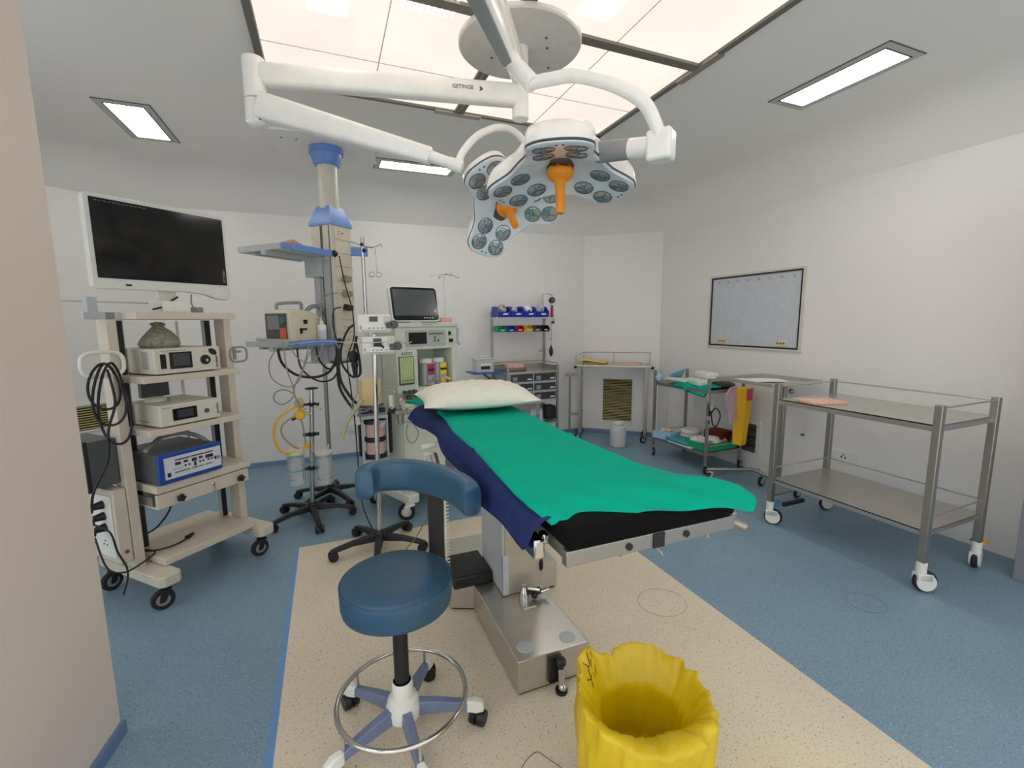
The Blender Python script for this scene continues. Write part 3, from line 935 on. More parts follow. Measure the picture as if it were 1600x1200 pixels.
# ================================================================ WASTE BIN
t = thing('waste_bin', 'round waste bin lined with a crumpled yellow biohazard bag', 'bin', (.79, .955, 0))
k = MB(); k.lathe([(.115, 0.0), (.12, .01), (.148, .29), (.145, .29), (.117, .014)], n=40, cap=True)
bin_ = obj('bucket', k, YELL2, t)
from mathutils import noise
def bag(u, v):
    a = 2 * PI * u
    ca, sa = math.cos(a), math.sin(a)
    n1 = noise.noise(Vector((ca * 1.6, sa * 1.6, v * 2.2)))
    n2 = noise.noise(Vector((ca * 5.5, sa * 5.5, v * 3.0 + 7)))
    n3 = abs(noise.noise(Vector((ca * 11, sa * 11, v * 5.0 + 3))))
    if v < .45:
        q = v / .45
        r = .158 + .030 * q + .014 * math.sin(PI * q)
        z = .05 + .325 * q
    elif v < .55:
        q = (v - .45) / .1
        r = .188 - .016 * q + .004 * math.sin(PI * q)
        z = .375 + .012 * math.sin(PI * q)
    else:
        q = (v - .55) / .45
        r = .172 - .040 * min(1, q * 4) - .030 * q - .07 * max(0, q - .8) / .2
        z = .375 - .30 * q
    w = .5 + .5 * math.sin(PI * min(1, v * 1.2)) 
    if v > .55: w *= .5
    r += (.022 * n1 + .009 * n2 + .020 * n3) * w
    rim = math.exp(-((v - .5) / .13) ** 2)
    pk = math.exp(-((a - 2.25) / .40) ** 2)
    z += .050 * pk * rim + .022 * n1 * rim + .010 * n2 * rim
    da = abs((a - 4.55 + PI) % (2 * PI) - PI)
    fr_ = math.exp(-(da / .95) ** 2)
    inn = max(0, min(1, (v - .47) / .09))
    r -= .062 * fr_ * inn * (1 if v < .85 else .4)
    z += (-.012 * fr_ * rim) + .02 * fr_ * inn * (1 - inn)
    return (r * ca, r * sa, z)
k = MB(); k.grid(bag, 120, 60); bmesh.ops.remove_doubles(k.bm, verts=k.bm.verts, dist=.0003)
o = obj('bag', k, YBAG, t, solid=.0012, angle=80)

# ================================================================ VIDEO CART
VA = (-.856, 2.753); VR = math.radians(43.7)
t = thing('video_cart', 'cream laminate endoscopy cart with shelves, drawer and black casters at the left', 'equipment cart', (VA[0], VA[1], 0), VR)
for z1, x0, x1, y0, y1, th in ((1.514, .0, .503, .0, .40, .036), (1.192, .0, .503, .0, .40, .034), (.918, .0, .503, .0, .40, .034), (.625, .0, .515, .0, .42, .04), (.232, .0, .505, .0, .45, .036)):
    k = MB(); k.box(x0, x1, y0, y1, z1 - th, z1)
    obj('shelf', k, CREAM, t, bevel=.003)
k = MB(); k.box(.0, .5, .006, .024, .502, .578); k.box(0, .5, .024, .36, .502, .512)
dr = obj('drawer', k, CREAM, t, bevel=.002)
k = MB(); k.box(-.006, .0, .04, .30, .52, .565)
obj('runner', k, STEELD, dr)
for x in (.105, .44):
    k = MB(Matrix.Translation((x, .0, .535)) @ Matrix.Rotation(PI / 2, 4, 'X'))
    pts = [((.023 if i % 2 == 0 else .016) * math.cos(i * PI / 5), (.023 if i % 2 == 0 else .016) * math.sin(i * PI / 5)) for i in range(10)]
    k.prism(pts, .005, .024); k.cyl((0, 0, -.006), (0, 0, .006), .012)
    obj('knob', k, BLACK, dr, bevel=.003)
k = MB(Matrix.Translation((.285, .006, .55)) @ Matrix.Rotation(PI / 2, 4, 'X')); k.lathe([(.010, 0), (.010, .006), (.007, .008)], n=18)
lk = obj('lock', k, CHROME, dr)
k = MB(); k.box(.284, .287, -.012, -.002, .505, .55); k.ball((.2855, -.01, .515), .006, sy=.3)
obj('key', k, CHROME, lk)
for x0 in (-.07, .508):
    k = MB(); k.box(x0, x0 + .044, .12, .21, .19, 1.515)
    obj('post', k, CREAM, t, bevel=.003)
for x0 in (.015, .462):
    k = MB(); k.box(x0, x0 + .042, .24, .26, .235, 1.475)
    pn = obj('back_post', k, LGREY, t)
    k = MB(); k.box(x0 + .008, x0 + .034, .232, .241, .24, 1.47)
    obj('cable_channel', k, BLACK, pn)
k = MB(); k.box(.40, .415, .40, .41, .64, 1.47)
obj('rear_rod', k, WHITEP, t)
for x0, x1, y0 in ((-.085, .022, -.112), (.495, .60, -.068)):
    k = MB(); k.prism([(x0, y0 + .02), (x0 + .02, y0), (x1 - .02, y0), (x1, y0 + .02), (x1, .46), (x0, .46)], .138, .192)
    obj('foot_beam', k, CREAM, t, bevel=.004)
for x, y, ya in ((-.03, -.05, 15), (.545, -.01, 25), (-.04, .41, 40), (.545, .41, 10)):
    caster(t, x, y, .052, .026, .14, -35 + ya, BLACK, RUBBER, GREYP)
# back top rail and bracket
k = MB(); k.box(-.165, .36, .30, .306, 1.565, 1.572); k.box(-.115, -.075, .16, .20, 1.515, 1.585)
obj('rear_rail', k, LGREY, t)
k = MB(); k.box(-.15, .0, .12, .145, 1.478, 1.512)
obj('side_bracket', k, LGREY, t)
# side handles
def oval(cx, cz, rx, rz_, axis, c):
    pts = []
    for i in range(28):
        a = 2 * PI * i / 28; ca, sa = math.cos(a), math.sin(a)
        p = (rx * math.copysign(abs(ca) ** .55, ca), rz_ * math.copysign(abs(sa) ** .7, sa))
        pts.append((c + p[0] * 0 if axis == 'x' else cx + p[0], c if axis == 'y' else cx + p[0], cz + p[1]))
    return pts
k = MB(); k.tube(oval(-.11, 1.265, .085, .058, 'y', .10), .009, 10, closed=True)
obj('handle', k, WHITEP, t)
k = MB(); k.tube(oval(.585, 1.265, .055, .045, 'y', .12), .006, 10, closed=True); k.box(.55, .60, .115, .13, 1.275, 1.288); k.box(.55, .565, .11, .13, 1.235, 1.315)
obj('handle', k, GREYP, t)
# transformer housing with sockets on the left foot
k = MB(); k.box(-.128, -.072, .13, .44, .24, .63)
tr = obj('power_housing', k, CREAM, t, bevel=.004)
k = MB(); k.box(-.135, -.128, .15, .33, .27, .60)
ss = obj('socket_strip', k, WHITEP, tr, bevel=.002)
k = MB()
for dz in (.0, .03): k.box(-.1365, -.135, .22 + dz, .228 + dz, .33, .337)
k.box(-.1365, -.135, .235, .243, .35, .357)
obj('socket_hole', k, BLACK, ss)
k = MB(Matrix.Translation((-.098, .13, .30))); k.cyl((0, 0, 0), (0, -.006, 0), .009, n=14)
obj('indicator_light', k, mat('red_light', (150, 50, 40), .3), tr)
for i, z in enumerate((.55, .49, .43)):
    k = MB(); k.cyl((-.135, .22, z), (-.175, .22, z), .022, .016, n=16); k.cyl((-.175, .22, z), (-.19, .20, z - .02), .006)
    tag(obj('power_plug', k, BLACK, world=False), ['topmost', 'middle', 'lowest'][i] + ' of three black power plugs in the socket strip of the endoscopy cart', 'plug', 'power plugs in the cart socket strip').matrix_world = FR[t.name]
# dark transformer box above the housing
t2 = thing('transformer_box', 'black and grey electrical box standing behind the left post of the endoscopy cart', 'electrical box', (VA[0], VA[1], 0), VR)
k = MB(); k.box(-.19, -.075, .16, .42, .655, .89)
obj('case', k, DGREY, t2, bevel=.003)
k = MB(); k.box(-.205, -.19, .155, .42, .64, .895)
fc = obj('black_face', k, BLACK, t2)
k = MB(); k.box(-.208, -.205, .22, .26, .79, .85)
obj('socket', k, WHITEP, fc)
k = MB(); k.ball((-.222, .26, .745), .030, 1, 1, .8)
obj('white_plug', k, WHITEP, fc)

# monitor on the cart
MA = math.radians(40)
mc = Vector((VA[0], VA[1], 0)) + Matrix.Rotation(VR, 3, 'Z') @ Vector((.25, .15, 0))
t = thing('monitor', 'large black-screened monitor in a white frame on top of the endoscopy cart', 'monitor', (mc.x, mc.y, 1.514), MA)
k = MB()
W0, W1, Z0, Z1 = -.335, .315, .112, .560
out = [(W0, Z0 + .012), (W0 + .012, Z0), (.08, Z0 + .004), (.17, Z0 - .006), (.24, Z0 - .030), (.295, Z0 - .034), (W1, Z0 - .012), (W1, Z1 - .012), (W1 - .012, Z1), (W0 + .012, Z1), (W0, Z1 - .012)]
k.loft([[(x, -.022, z) for x, z in out], [(x, .022, z) for x, z in out], [(x * .9, .045, .34 + (z - .34) * .85) for x, z in out]])
fm = obj('housing', k, mat('monitor_white', (214, 216, 208), .35), t, bevel=.004)
k = MB(); k.box(W0 + .022, W1 - .018, -.0245, -.0215, Z0 + .052, Z1 - .020)
gl = obj('screen', k, SCREENB, fm)
k = MB(); k.box(W0 + .05, W1 - .055, -.0252, -.0246, Z0 + .058, Z1 - .055)
obj('display_area', k, mat('display_black', (18, 18, 19), .10, spec=.35), gl)
text('lettering', 'stryker', .026, frameM((W1 - .035, -.0256, Z0 + .105), (0, 0, 1), (-1, 0, 0)), GREYP, gl)
k = MB()
for i in range(12): k.box(W0 + .04 + i * .018, W0 + .053 + i * .018, -.0258, -.0254, Z1 - .036, Z1 - .030)
obj('small_print', k, DGREY, gl)
k = MB(); k.box(W0 + .13, W0 + .155, -.0235, -.0215, Z0 + .018, Z0 + .028)
obj('button', k, BLACK, fm)
k = MB(); k.box(-.045, .045, .03, .075, .02, .30); k.box(-.065, .065, -.05, .10, .0, .062)
obj('stand', k, WHITEP, t, bevel=.005)

def console(name, label, x0, x1, y0, y1, z0, z1, body, front=None):
    tt = thing(name, label, 'console', (VA[0], VA[1], 0), VR, 'consoles on the endoscopy cart')
    k = MB(); k.box(x0, x1, y0, y1, z0 + .006, z1)
    bo = obj('case', k, body, tt, bevel=.004)
    k = MB()
    for x in (x0 + .03, x1 - .03):
        for y in (y0 + .04, y1 - .04): k.cyl((x, y, z0), (x, y, z0 + .008), .012, n=12)
    obj('feet', k, BLACK, bo)
    return tt, bo
# camera control / light source
t, bo = console('light_source', 'cream light source console with round black port, on the cart upper shelf', .055, .388, -.005, .33, 1.193, 1.328, CREAMM)
k = MB(); k.box(.125, .235, -.008, -.004, 1.222, 1.308)
sc = obj('screen_bezel', k, BLACKG, bo); k = MB(); k.box(.14, .222, -.0095, -.0078, 1.238, 1.300); obj('screen', k, SCREEN, sc)
k = MB(); k.box(.082, .108, -.008, -.004, 1.226, 1.300); obj('switch_panel', k, BLACKG, bo)
k = MB(); k.cyl((.305, -.004, 1.258), (.305, -.014, 1.258), .027, .024, n=28); pt = obj('light_port', k, BLACK, bo); k = MB(); k.cyl((.308, -.013, 1.255), (.308, -.0165, 1.255), .008, n=14); obj('port_core', k, CHROME, pt)
k = MB(frameM((.347, -.006, 1.300), (.8, 0, -.6), (.6, 0, .8))); k.prism([(.024 * math.cos(i * PI / 8), .015 * math.sin(i * PI / 8)) for i in range(16)], 0, .004); obj('leaf_knob', k, BLACK, bo)
text('lettering', 'stryker', .024, frameM((.365, -.0075, 1.245), (0, 0, 1), (-1, 0, 0)), BLACK, bo)
k = MB()
for i in range(9): k.box(.085 + i * .014, .095 + i * .014, -.0065, -.004, 1.315, 1.319)
obj('small_print', k, GREYP, bo)
k = MB()
for i in range(9):
    for j in range(4): k.box(.0535, .0552, .05 + j * .014, .059 + j * .014, 1.225 + i * .010, 1.231 + i * .010)
obj('vent', k, GREYP, bo)
# camera console
t, bo = console('camera_console', 'flat cream camera console with small black screen, on the cart middle shelf', .055, .362, .0, .33, .919, 1.036, CREAMM)
k = MB(); k.box(.115, .235, -.004, .001, .95, 1.012); sc = obj('screen_bezel', k, BLACKG, bo); k = MB(); k.box(.135, .215, -.0055, -.0038, .962, 1.004); obj('screen', k, SCREEN, sc)
k = MB(); k.cyl((.287, .001, .975), (.287, -.008, .975), .012, n=18); obj('socket', k, DGREY, bo)
text('lettering', 'stryker', .022, frameM((.347, -.003, .98), (0, 0, 1), (-1, 0, 0)), DGREY, bo)
k = MB()
for i in range(4): k.box(.07 + i * .012, .079 + i * .012, -.002, .001, 1.02, 1.0235)
obj('small_print', k, GREYP, bo)
k = MB(); k.box(.0535, .0555, .10, .20, .945, .949)
obj('side_mark', k, GREYP, bo)
# surgical unit with blue front
t, bo = console('arthroscopy_console', 'grey box with a blue-framed white control panel, on the drawer shelf of the endoscopy cart', .012, .328, .0, .35, .627, .786, DGREY)
k = MB(); k.box(.008, .332, -.022, .002, .632, .790); bf = obj('blue_front', k, CABBLUE, bo, bevel=.005)
k = MB(); k.box(.035, .325, -.026, -.021, .655, .768); pn = obj('control_panel', k, mat('panel_white', (206, 208, 212), .4), bf)
k = MB()
for x, z, w, h in ((.085, .748, .075, .006), (.165, .748, .07, .006), (.238, .748, .045, .006), (.085, .728, .028, .015), (.127, .730, .022, .012), (.168, .727, .026, .018), (.205, .730, .02, .012), (.240, .726, .042, .018),
                   (.13, .708, .01, .009), (.15, .708, .01, .009), (.178, .703, .012, .022), (.205, .708, .01, .009), (.222, .708, .01, .009), (.25, .708, .01, .009), (.268, .708, .01, .009), (.288, .706, .01, .018),
                   (.045, .678, .016, .022), (.08, .683, .075, .004), (.165, .683, .06, .004), (.235, .683, .04, .004), (.07, .702, .05, .0015)):
    k.box(x, x + w, -.0275, -.0255, z - h / 2, z + h / 2)
obj('display', k, mat('display_navy', (40, 42, 58), .3), pn)
k = MB(); k.cyl((.308, -.026, .706), (.308, -.034, .706), .009, n=16); obj('dial', k, GREYP, pn)
# small things on the cart
k = MB(FR[t.name]); k.lathe([(.085, 0), (.095, .02), (.08, .05), (.055, .085), (.032, .105), (.022, .115), (.036, .122), (.03, .13), (.012, .135)], (.20, .20, 1.329), n=18)
for v in k.bm.verts: v.co += Vector((random.uniform(-.004, .004), random.uniform(-.004, .004), random.uniform(-.002, .002)))
tag(obj('cloth_pouch', k, CLOTHG, angle=80), 'patterned grey-green gathered pouch standing on the light source console', 'pouch')
k = MB(FR[t.name]); k.lathe([(.05, 0), (.052, .012), (.04, .022), (.01, .026)], (.145, .20, 1.037), n=20)
tag(obj('tape_roll', k, WHITEP), 'small white round pack lying on the flat camera console', 'pack')
k = MB(FR[t.name]); k.box(.33, .40, .25, .27, .63, .65)
k = MB(FR[t.name]); k.tube(smooth_path([(.02, .10, .80), (.08, .14, .82), (.16, .2, .835), (.25, .16, .84), (.31, .10, .80), (.335, .06, .74)], 8), .012, 10)
tag(obj('light_guide_cable', k, GREYP), 'thick grey light guide cable draped over the blue-fronted console', 'cable')
k = MB(FR[t.name]); k.box(.19, .34, .42, .45, 1.03, 1.17)
tag(obj('dark_equipment_box', k, DGREY, bevel=.004), 'dark grey box hanging behind the cart between the two upper consoles', 'box')
k = MB(FR[t.name]); k.box(.335, .40, .08, .14, .627, .642)
tag(obj('small_box', k, CABBLUE, bevel=.003), 'small blue and white box beside the blue-fronted console', 'box')
F = FR[t.name]
def vc(p): return F @ Vector(p)
# cable coils hanging from the left handle
for i, (dx, dz, ry, lab) in enumerate(((0, 0, .15, 'black cable coil looped over the white side handle of the endoscopy cart, its outer loop'), (.02, -.02, .20, 'black cable hanging in long loops below the white side handle of the endoscopy cart'), (-.01, .02, .11, 'short black cable loop tucked inside the white side handle of the endoscopy cart'))):
    pts = [vc((-.11 + dx + .062 * math.cos(a) * (1 - .25 * math.sin(a)), .085 + .01 * math.sin(a * 2 + i), 1.20 - ry * .55 + dz + ry * math.sin(a))) for a in [2 * PI * j / 16 for j in range(16)]]
    o = obj('cable_coil', MB().tube(smooth_path(pts, 4, True), .0058, 8, closed=True), CABLE); tag(o, lab, 'cable', 'cables on the left side of the cart')
cable('power_cable', 'black cable running down the cart post to the socket strip', [vc(p) for p in ((-.10, .09, 1.24), (-.09, .08, 1.08), (-.13, .08, .95), (-.14, .10, .80), (-.20, .12, .66), (-.20, .16, .58), (-.185, .20, .55))], .006, CABLE)
cable('power_cable', 'black cable from the lowest plug falling along the cart foot', [vc(p) for p in ((-.19, .20, .47), (-.17, .10, .44), (-.15, .10, .33), (-.13, .08, .24), (-.16, .02, .20), (-.2, -.02, .16))], .0045, CABLE)
cable('power_cable', 'black cable wrapping round the bottom of the cart post', [vc(p) for p in ((-.19, .2, .40), (-.20, .10, .27), (-.15, .07, .225), (-.06, .08, .23), (.01, .10, .25), (-.01, .16, .26))], .0045, CABLE)
cable('mains_lead', 'black lead with a plug lying on the bottom shelf of the endoscopy cart', [vc(p) for p in ((-.02, .13, .26), (.04, .12, .245), (.10, .10, .245), (.16, .12, .24), (.2, .14, .24))], .005, CABLE)
o = obj('lead_plug', MB().cyl(vc((.19, .135, .243)), vc((.235, .155, .243)), .013, .009), BLACK); tag(o, 'black plug end lying on the bottom shelf of the endoscopy cart', 'plug')
cable('mains_lead', 'black cable sagging below the drawer of the endoscopy cart', [vc(p) for p in ((.0, .18, .33), (.08, .2, .34), (.16, .22, .40), (.17, .22, .46), (.14, .2, .50))], .005, CABLE)
cable('mains_lead', 'thin dark cable reaching across below the drawer towards the back', [vc(p) for p in ((.17, .24, .48), (.24, .3, .45), (.30, .36, .40))], .004, CABLE)
cable('monitor_cable', 'black cable hanging below the monitor with a thick connector', [vc(p) for p in ((.27, .12, 1.60), (.235, .13, 1.575), (.20, .12, 1.548), (.14, .12, 1.53))], .005, CABLE)
cable('monitor_cable', 'grey cable curling from below the monitor to the cart top', [vc(p) for p in ((.36, .15, 1.62), (.355, .15, 1.575), (.375, .17, 1.55), (.41, .2, 1.53))], .004, GREYP)
k = MB(FR[t.name]); k.box(.40, .45, .20, .24, 1.515, 1.55)
tag(obj('cable_clip_box', k, GREYP, bevel=.003), 'small grey adapter box on the right end of the cart top', 'adapter')
for i in range(2):
    cable('cable_bundle', ['black cable knot behind the upper left cart post', 'second black cable knot behind the upper left cart post, hanging lower'][i], [vc(p) for p in ((-.015, .28, 1.12 - i * .02), (.0, .29, 1.13), (.02, .28, 1.08), (.005, .29, 1.05), (-.005 - i * .01, .28, .99), (.02, .28, 1.04), (.03, .29, .98))], .005, CABLE)

# ================================================================ WALL LOUVRES AND WALL FITTINGS
def louvre(name, label, a, bdir, s0, s1, z0, z1, n, slatm, cat='air vent'):
    """grille in a wall: a = wall corner, bdir = direction along the wall"""
    d = Vector((*bdir, 0)).normalized(); o = Vector((*a, 0)) + d * s0; w = s1 - s0
    nrm = Vector((d.y, -d.x, 0)) if Vector((d.y, -d.x, 0)).y < 0 or abs(d.x) < .01 else Vector((-d.y, d.x, 0))
    ang = math.atan2(d.y, d.x)
    tt = thing(name, label, cat, (o.x, o.y, z0), ang)
    k = MB()
    b_ = .018
    h = z1 - z0
    for q in ((-b_, 0, -b_, h + b_), (w, w + b_, -b_, h + b_), (0, w, -b_, 0), (0, w, h, h + b_)): k.box(q[0], q[1], -.010, .006, q[2], q[3])
    obj('frame', k, WHITEP, tt)
    k = MB(); k.box(0, w, -.001, .002, 0, h)
    obj('recess', k, mat('vent_dark', (40, 36, 22), .8), tt)
    k = MB()
    for i in range(n):
        z = (i + .5) * h / n
        k.loft([[(0, -.008, z - .001), (0, -.0075, z - .0025), (0, .0, z + .0025), (0, -.001, z + .004)], [(w, -.008, z - .001), (w, -.0075, z - .0025), (w, .0, z + .0025), (w, -.001, z + .004)]])
    obj('slats', k, slatm, tt)
    k = MB(); k.cyl((-b_ * .5, -.012, .05), (-b_ * .5, -.008, .05), .004, n=8); k.cyl((w + b_ * .5, -.012, h - .06), (w + b_ * .5, -.008, h - .06), .004, n=8)
    obj('screw', k, DGREY, tt)
    return tt
dd = Vector((XR - 3.07, 4.5 - YB)).normalized()
louvre('air_vent', 'louvred return air vent low in the angled corner wall under the steel table', (3.07, YB), (dd.x, dd.y), .265, .628, .175, .715, 27, mat('brass_slats', (222, 206, 140), .45, .2))
dl = Vector((-1.38 + 2.08, YB - 4.5)).normalized()
louvre('air_vent', 'louvred air vent low on the angled wall behind the endoscopy cart', (XL, 4.5), (dl.x, dl.y), .20, .46, .60, .80, 10, mat('brass_slats', (170, 156, 96), .45, .2))
# dark vent panel in the right wall
t = thing('access_panel', 'white framed air return panel with dark grille in the right wall behind the yellow chute', 'wall panel', (XR, 3.19, .13), 0)
k = MB()
for q in ((-.16, -.12, 0, .36), (.12, .16, 0, .36), (-.12, .12, 0, .04), (-.12, .12, .32, .36)): k.box(-.012, .0, q[0], q[1], q[2], q[3])
obj('frame', k, WHITEP, t)
k = MB(); k.box(-.004, -.001, -.12, .12, .04, .32); obj('recess', k, DGREY, t)
k = MB()
for i in range(3): k.box(-.009, -.003, -.12, .12, .10 + i * .08, .112 + i * .08)
obj('bars', k, BLACK, t)
k = MB()
for y in (-.14, .14):
    for z in (.06, .3): k.cyl((-.015, y, z), (-.012, y, z), .005, n=8)
obj('screw', k, BLACK, t)
# wall screen / X-ray viewer
t = thing('viewer_panel', 'large wall-mounted X-ray viewer with grey panel and black border on the right wall', 'X-ray viewer', (XR, 3.21, 1.17))
k = MB()
for q in ((-.515, -.495, 0, .725), (.495, .515, 0, .725), (-.495, .495, 0, .018), (-.495, .495, .707, .725)): k.box(-.018, .0, q[0], q[1], q[2], q[3])
obj('frame', k, CREAMM, t)
k = MB()
for q in ((-.495, -.483, .018, .707), (.483, .495, .018, .707), (-.483, .483, .018, .032), (-.483, .483, .693, .707)): k.box(-.02, -.004, q[0], q[1], q[2], q[3])
obj('inner_border', k, BLACK, t)
k = MB(); k.box(-.010, -.002, -.483, .483, .032, .693)
pn = obj('panel', k, FILM, t)
for i in range(8):
    y = .41 - i * .117
    k = MB(); k.cyl((-.022, y, .655), (-.01, y, .655), .012, .012, n=16)
    obj('film_clip', k, LGREY, pn)
for y in (.33, -.33):
    k = MB(); k.box(-.016, -.01, y - .055, y + .055, .045, .092)
    sw = obj('switch_plate', k, mat('switch_cream', (214, 204, 168), .5), pn)
    for j in (-1, 0, 1):
        k = MB(); k.cyl((-.021, y + j * .03, .068), (-.016, y + j * .03, .068), .009, n=14); obj('switch', k, mat('switch_brown', (120, 100, 60), .5), sw)
# wall sockets
t = thing('wall_socket', 'white three-pin socket on the back wall beside the gas canisters', 'socket', (.265, YB, .33))
k = MB(); k.box(-.115, .115, -.012, .0, -.045, .045); pl = obj('plate', k, WHITEP, t, bevel=.003)
k = MB(); k.box(-.04, -.03, -.0135, -.0115, .008, .022); k.box(-.055, -.047, -.0135, -.0115, -.015, -.008); k.box(-.022, -.014, -.0135, -.0115, -.015, -.008)
obj('pin_hole', k, BLACK, pl)
t = thing('wall_socket', 'white wall socket on the right wall behind the big steel trolley', 'socket', (XR, 2.27, .36))
k = MB(); k.box(-.012, 0, -.09, .09, -.045, .045); pl = obj('plate', k, WHITEP, t, bevel=.003)
k = MB(); k.box(-.0135, -.011, -.02, -.01, -.01, .004); k.box(-.0135, -.011, .01, .02, -.01, .004); k.box(-.0135, -.011, -.005, .005, .012, .022)
obj('pin_hole', k, BLACK, pl)
t = thing('wall_stopper', 'tiny metal hook on the right wall left of the big trolley leg', 'hook', (XR, 2.62, .46))
obj('pin', MB().cyl((-.03, 0, 0), (0, 0, 0), .006, n=10), DGREY, t); obj('flange', MB().cyl((-.004, 0, 0), (0, 0, 0), .014, n=14), CHROME, t)

# ================================================================ CEILING PENDANT
QX, QY = .075, 3.97
t = thing('ceiling_pendant', 'ceiling supply pendant with blue collars, shelf brackets and a column of sockets', 'medical pendant', (QX, QY, CEILZ))
k = MB(Matrix.Translation((QX, QY, 0)) @ Matrix.Rotation(math.radians(-8), 4, 'Z')); k.box(-.36, .36, -.30, .28, CEILZ - .02, CEILZ - .001)
pc = obj('ceiling_cover', k, CEIL, t, world=True)
k = MB(); k.cyl((QX - .3, QY - .12, CEILZ - .024), (QX - .3, QY - .12, CEILZ - .019), .006, n=8); k.cyl((QX - .2, QY - .12, CEILZ - .024), (QX - .2, QY - .12, CEILZ - .019), .006, n=8)
obj('screw', k, DGREY, pc, world=True)
k = MB(); k.lathe([(.125, -.045), (.125, -.03), (.12, 0)], (QX, QY, CEILZ - .02), n=36); k.lathe([(.09, -.13), (.098, -.12), (.115, -.05), (.118, -.03)], (QX, QY, CEILZ - .02), n=36)
obj('blue_collar', k, BLUEP, t, world=True)
k = MB(); k.cyl((QX, QY, 2.33), (QX, QY, 2.70), .074, n=36)
obj('tube', k, CREAMM, t, world=True)
RB = Matrix.Translation((QX, QY, 0)) @ Matrix.Rotation(math.radians(44), 4, 'Z')
def sq(h, z): return [(-h, -h, z), (h, -h, z), (h, h, z), (-h, h, z)]
k = MB(RB); k.loft([sq(.113, 2.195), sq(.113, 2.215), sq(.066, 2.345)])
obj('blue_cowl', k, BLUEP, t, world=True)
k = MB(RB); k.box(-.104, .104, -.104, .104, 1.15, 2.2)
col = obj('column', k, CREAMM, t, world=True, bevel=.004)
# in this frame: -y face looks right-front, -x face looks left-front
for i in range(10):
    z = 2.185 - i * .102
    k = MB(RB); k.box(-.075, .09, -.110, -.103, z - .092, z)
    pm = obj('socket_module', k, mat('socket_cream', (216, 206, 184), .45), col, world=True, bevel=.002)
for z in (2.14, 1.42, 1.32, 1.22):
    k = MB(RB); k.box(-.035, -.025, -.112, -.109, z - .012, z - .006); k.box(-.035, -.025, -.112, -.109, z + .008, z + .014); k.box(-.005, .015, -.112, -.109, z - .002, z + .005)
    obj('pin_hole', k, DGREY, col, world=True)
k = MB(RB); k.box(-.108, -.103, -.015, .005, 1.16, 2.19); k.box(-.108, -.103, -.085, -.08, 1.16, 2.19)
obj('channel', k, DGREY, col, world=True)
k = MB(RB); k.box(-.125, -.104, .02, .075, 1.16, 1.92); k.box(-.125, -.104, -.07, -.025, 1.16, 1.92)
obj('shelf_track', k, LGREY, col, world=True)
k = MB(RB); k.box(-.106, .106, -.106, .106, 1.135, 1.152)
obj('base_cap', k, DGREY, col, world=True)
def pend_shelf(z):
    k = MB(RB); k.box(-.55, -.12, -.085, .34, z - .012, z)
    sh = obj('shelf', k, LGREY, t, world=True, bevel=.002)
    k = MB(RB); k.box(-.55, -.545, -.085, .34, z, z + .03); k.box(-.55, -.12, .335, .34, z, z + .02)
    obj('lip', k, LGREY, sh, world=True)
    k = MB(RB); k.box(-.47, -.10, -.105, -.09, z - .008, z + .035); k.box(-.54, -.495, -.105, -.09, z - .004, z + .032)
    obj('blue_rail', k, BLUEP, sh, world=True)
    k = MB(RB); k.box(-.56, -.11, .05, .09, z - .04, z - .012); k.box(-.52, -.11, .2, .24, z - .03, z - .012); k.box(-.16, -.10, -.02, .13, z - .16, z - .012)
    obj('bracket', k, LGREY, sh, world=True)
    k = MB(RB); k.ball((-.08, -.098, z + .015), .028)
    obj('knob', k, BLACK, sh, world=True)
    return sh
pend_shelf(1.965); pend_shelf(1.295)
k = MB(RB); k.box(-1.0, -.74, .28, .31, 1.29, 1.32)
# side rail of the lower shelf
k = MB(); k.cyl((-.50, 3.98, 1.335), (-.25, 3.72, 1.315), .014, n=12)
obj('side_handle', k, LGREY, t, world=True)
k = MB(); k.box(.20, .345, 3.955, 3.975, 1.985, 2.055)
bb = obj('pole_bracket', k, BLUEP, t, world=True, bevel=.003)
k = MB(); k.ball((.315, 3.945, 2.03), .016); k.ball((.30, 3.94, 2.075), .014)
obj('knob', k, BLACK, bb, world=True)
k = MB(); k.cyl((.306, 3.967, 1.28), (.306, 3.967, 2.135), .0155, n=18)
pp = obj('infusion_pole', k, CHROME, t, world=True)
k = MB()
for pts in ([(.31, 3.96, 2.065), (.25, 3.96, 2.085), (.20, 3.96, 2.10), (.185, 3.96, 2.115), (.19, 3.955, 2.14)], [(.31, 3.96, 2.065), (.38, 3.96, 2.06), (.43, 3.96, 2.075), (.445, 3.96, 2.09), (.46, 3.96, 2.065)], [(.33, 3.96, 2.06), (.38, 3.94, 2.05), (.395, 3.93, 2.03), (.405, 3.93, 2.05)]):
    k.tube(smooth_path(pts, 5), .0038, 8)
obj('hook', k, CHROME, pp, world=True)
# forceps on the hook
t3 = thing('forceps', 'pair of steel forceps hanging by its jaws from the pendant pole hook', 'forceps', (.395, 3.93, 2.03))
k = MB(); k.tube([(0, 0, .01), (-.012, 0, -.10), (-.02, 0, -.17)], .004, 6); k.ring((-.032, 0, -.19), .020, .0035, 'Y', 20, 6)
obj('blade', k, CHROME, t3)
k = MB(); k.tube([(0.004, 0.004, .01), (.010, .004, -.10), (.012, .004, -.17)], .004, 6); k.ring((.024, .004, -.19), .020, .0035, 'Y', 20, 6)
obj('blade', k, CHROME, t3)
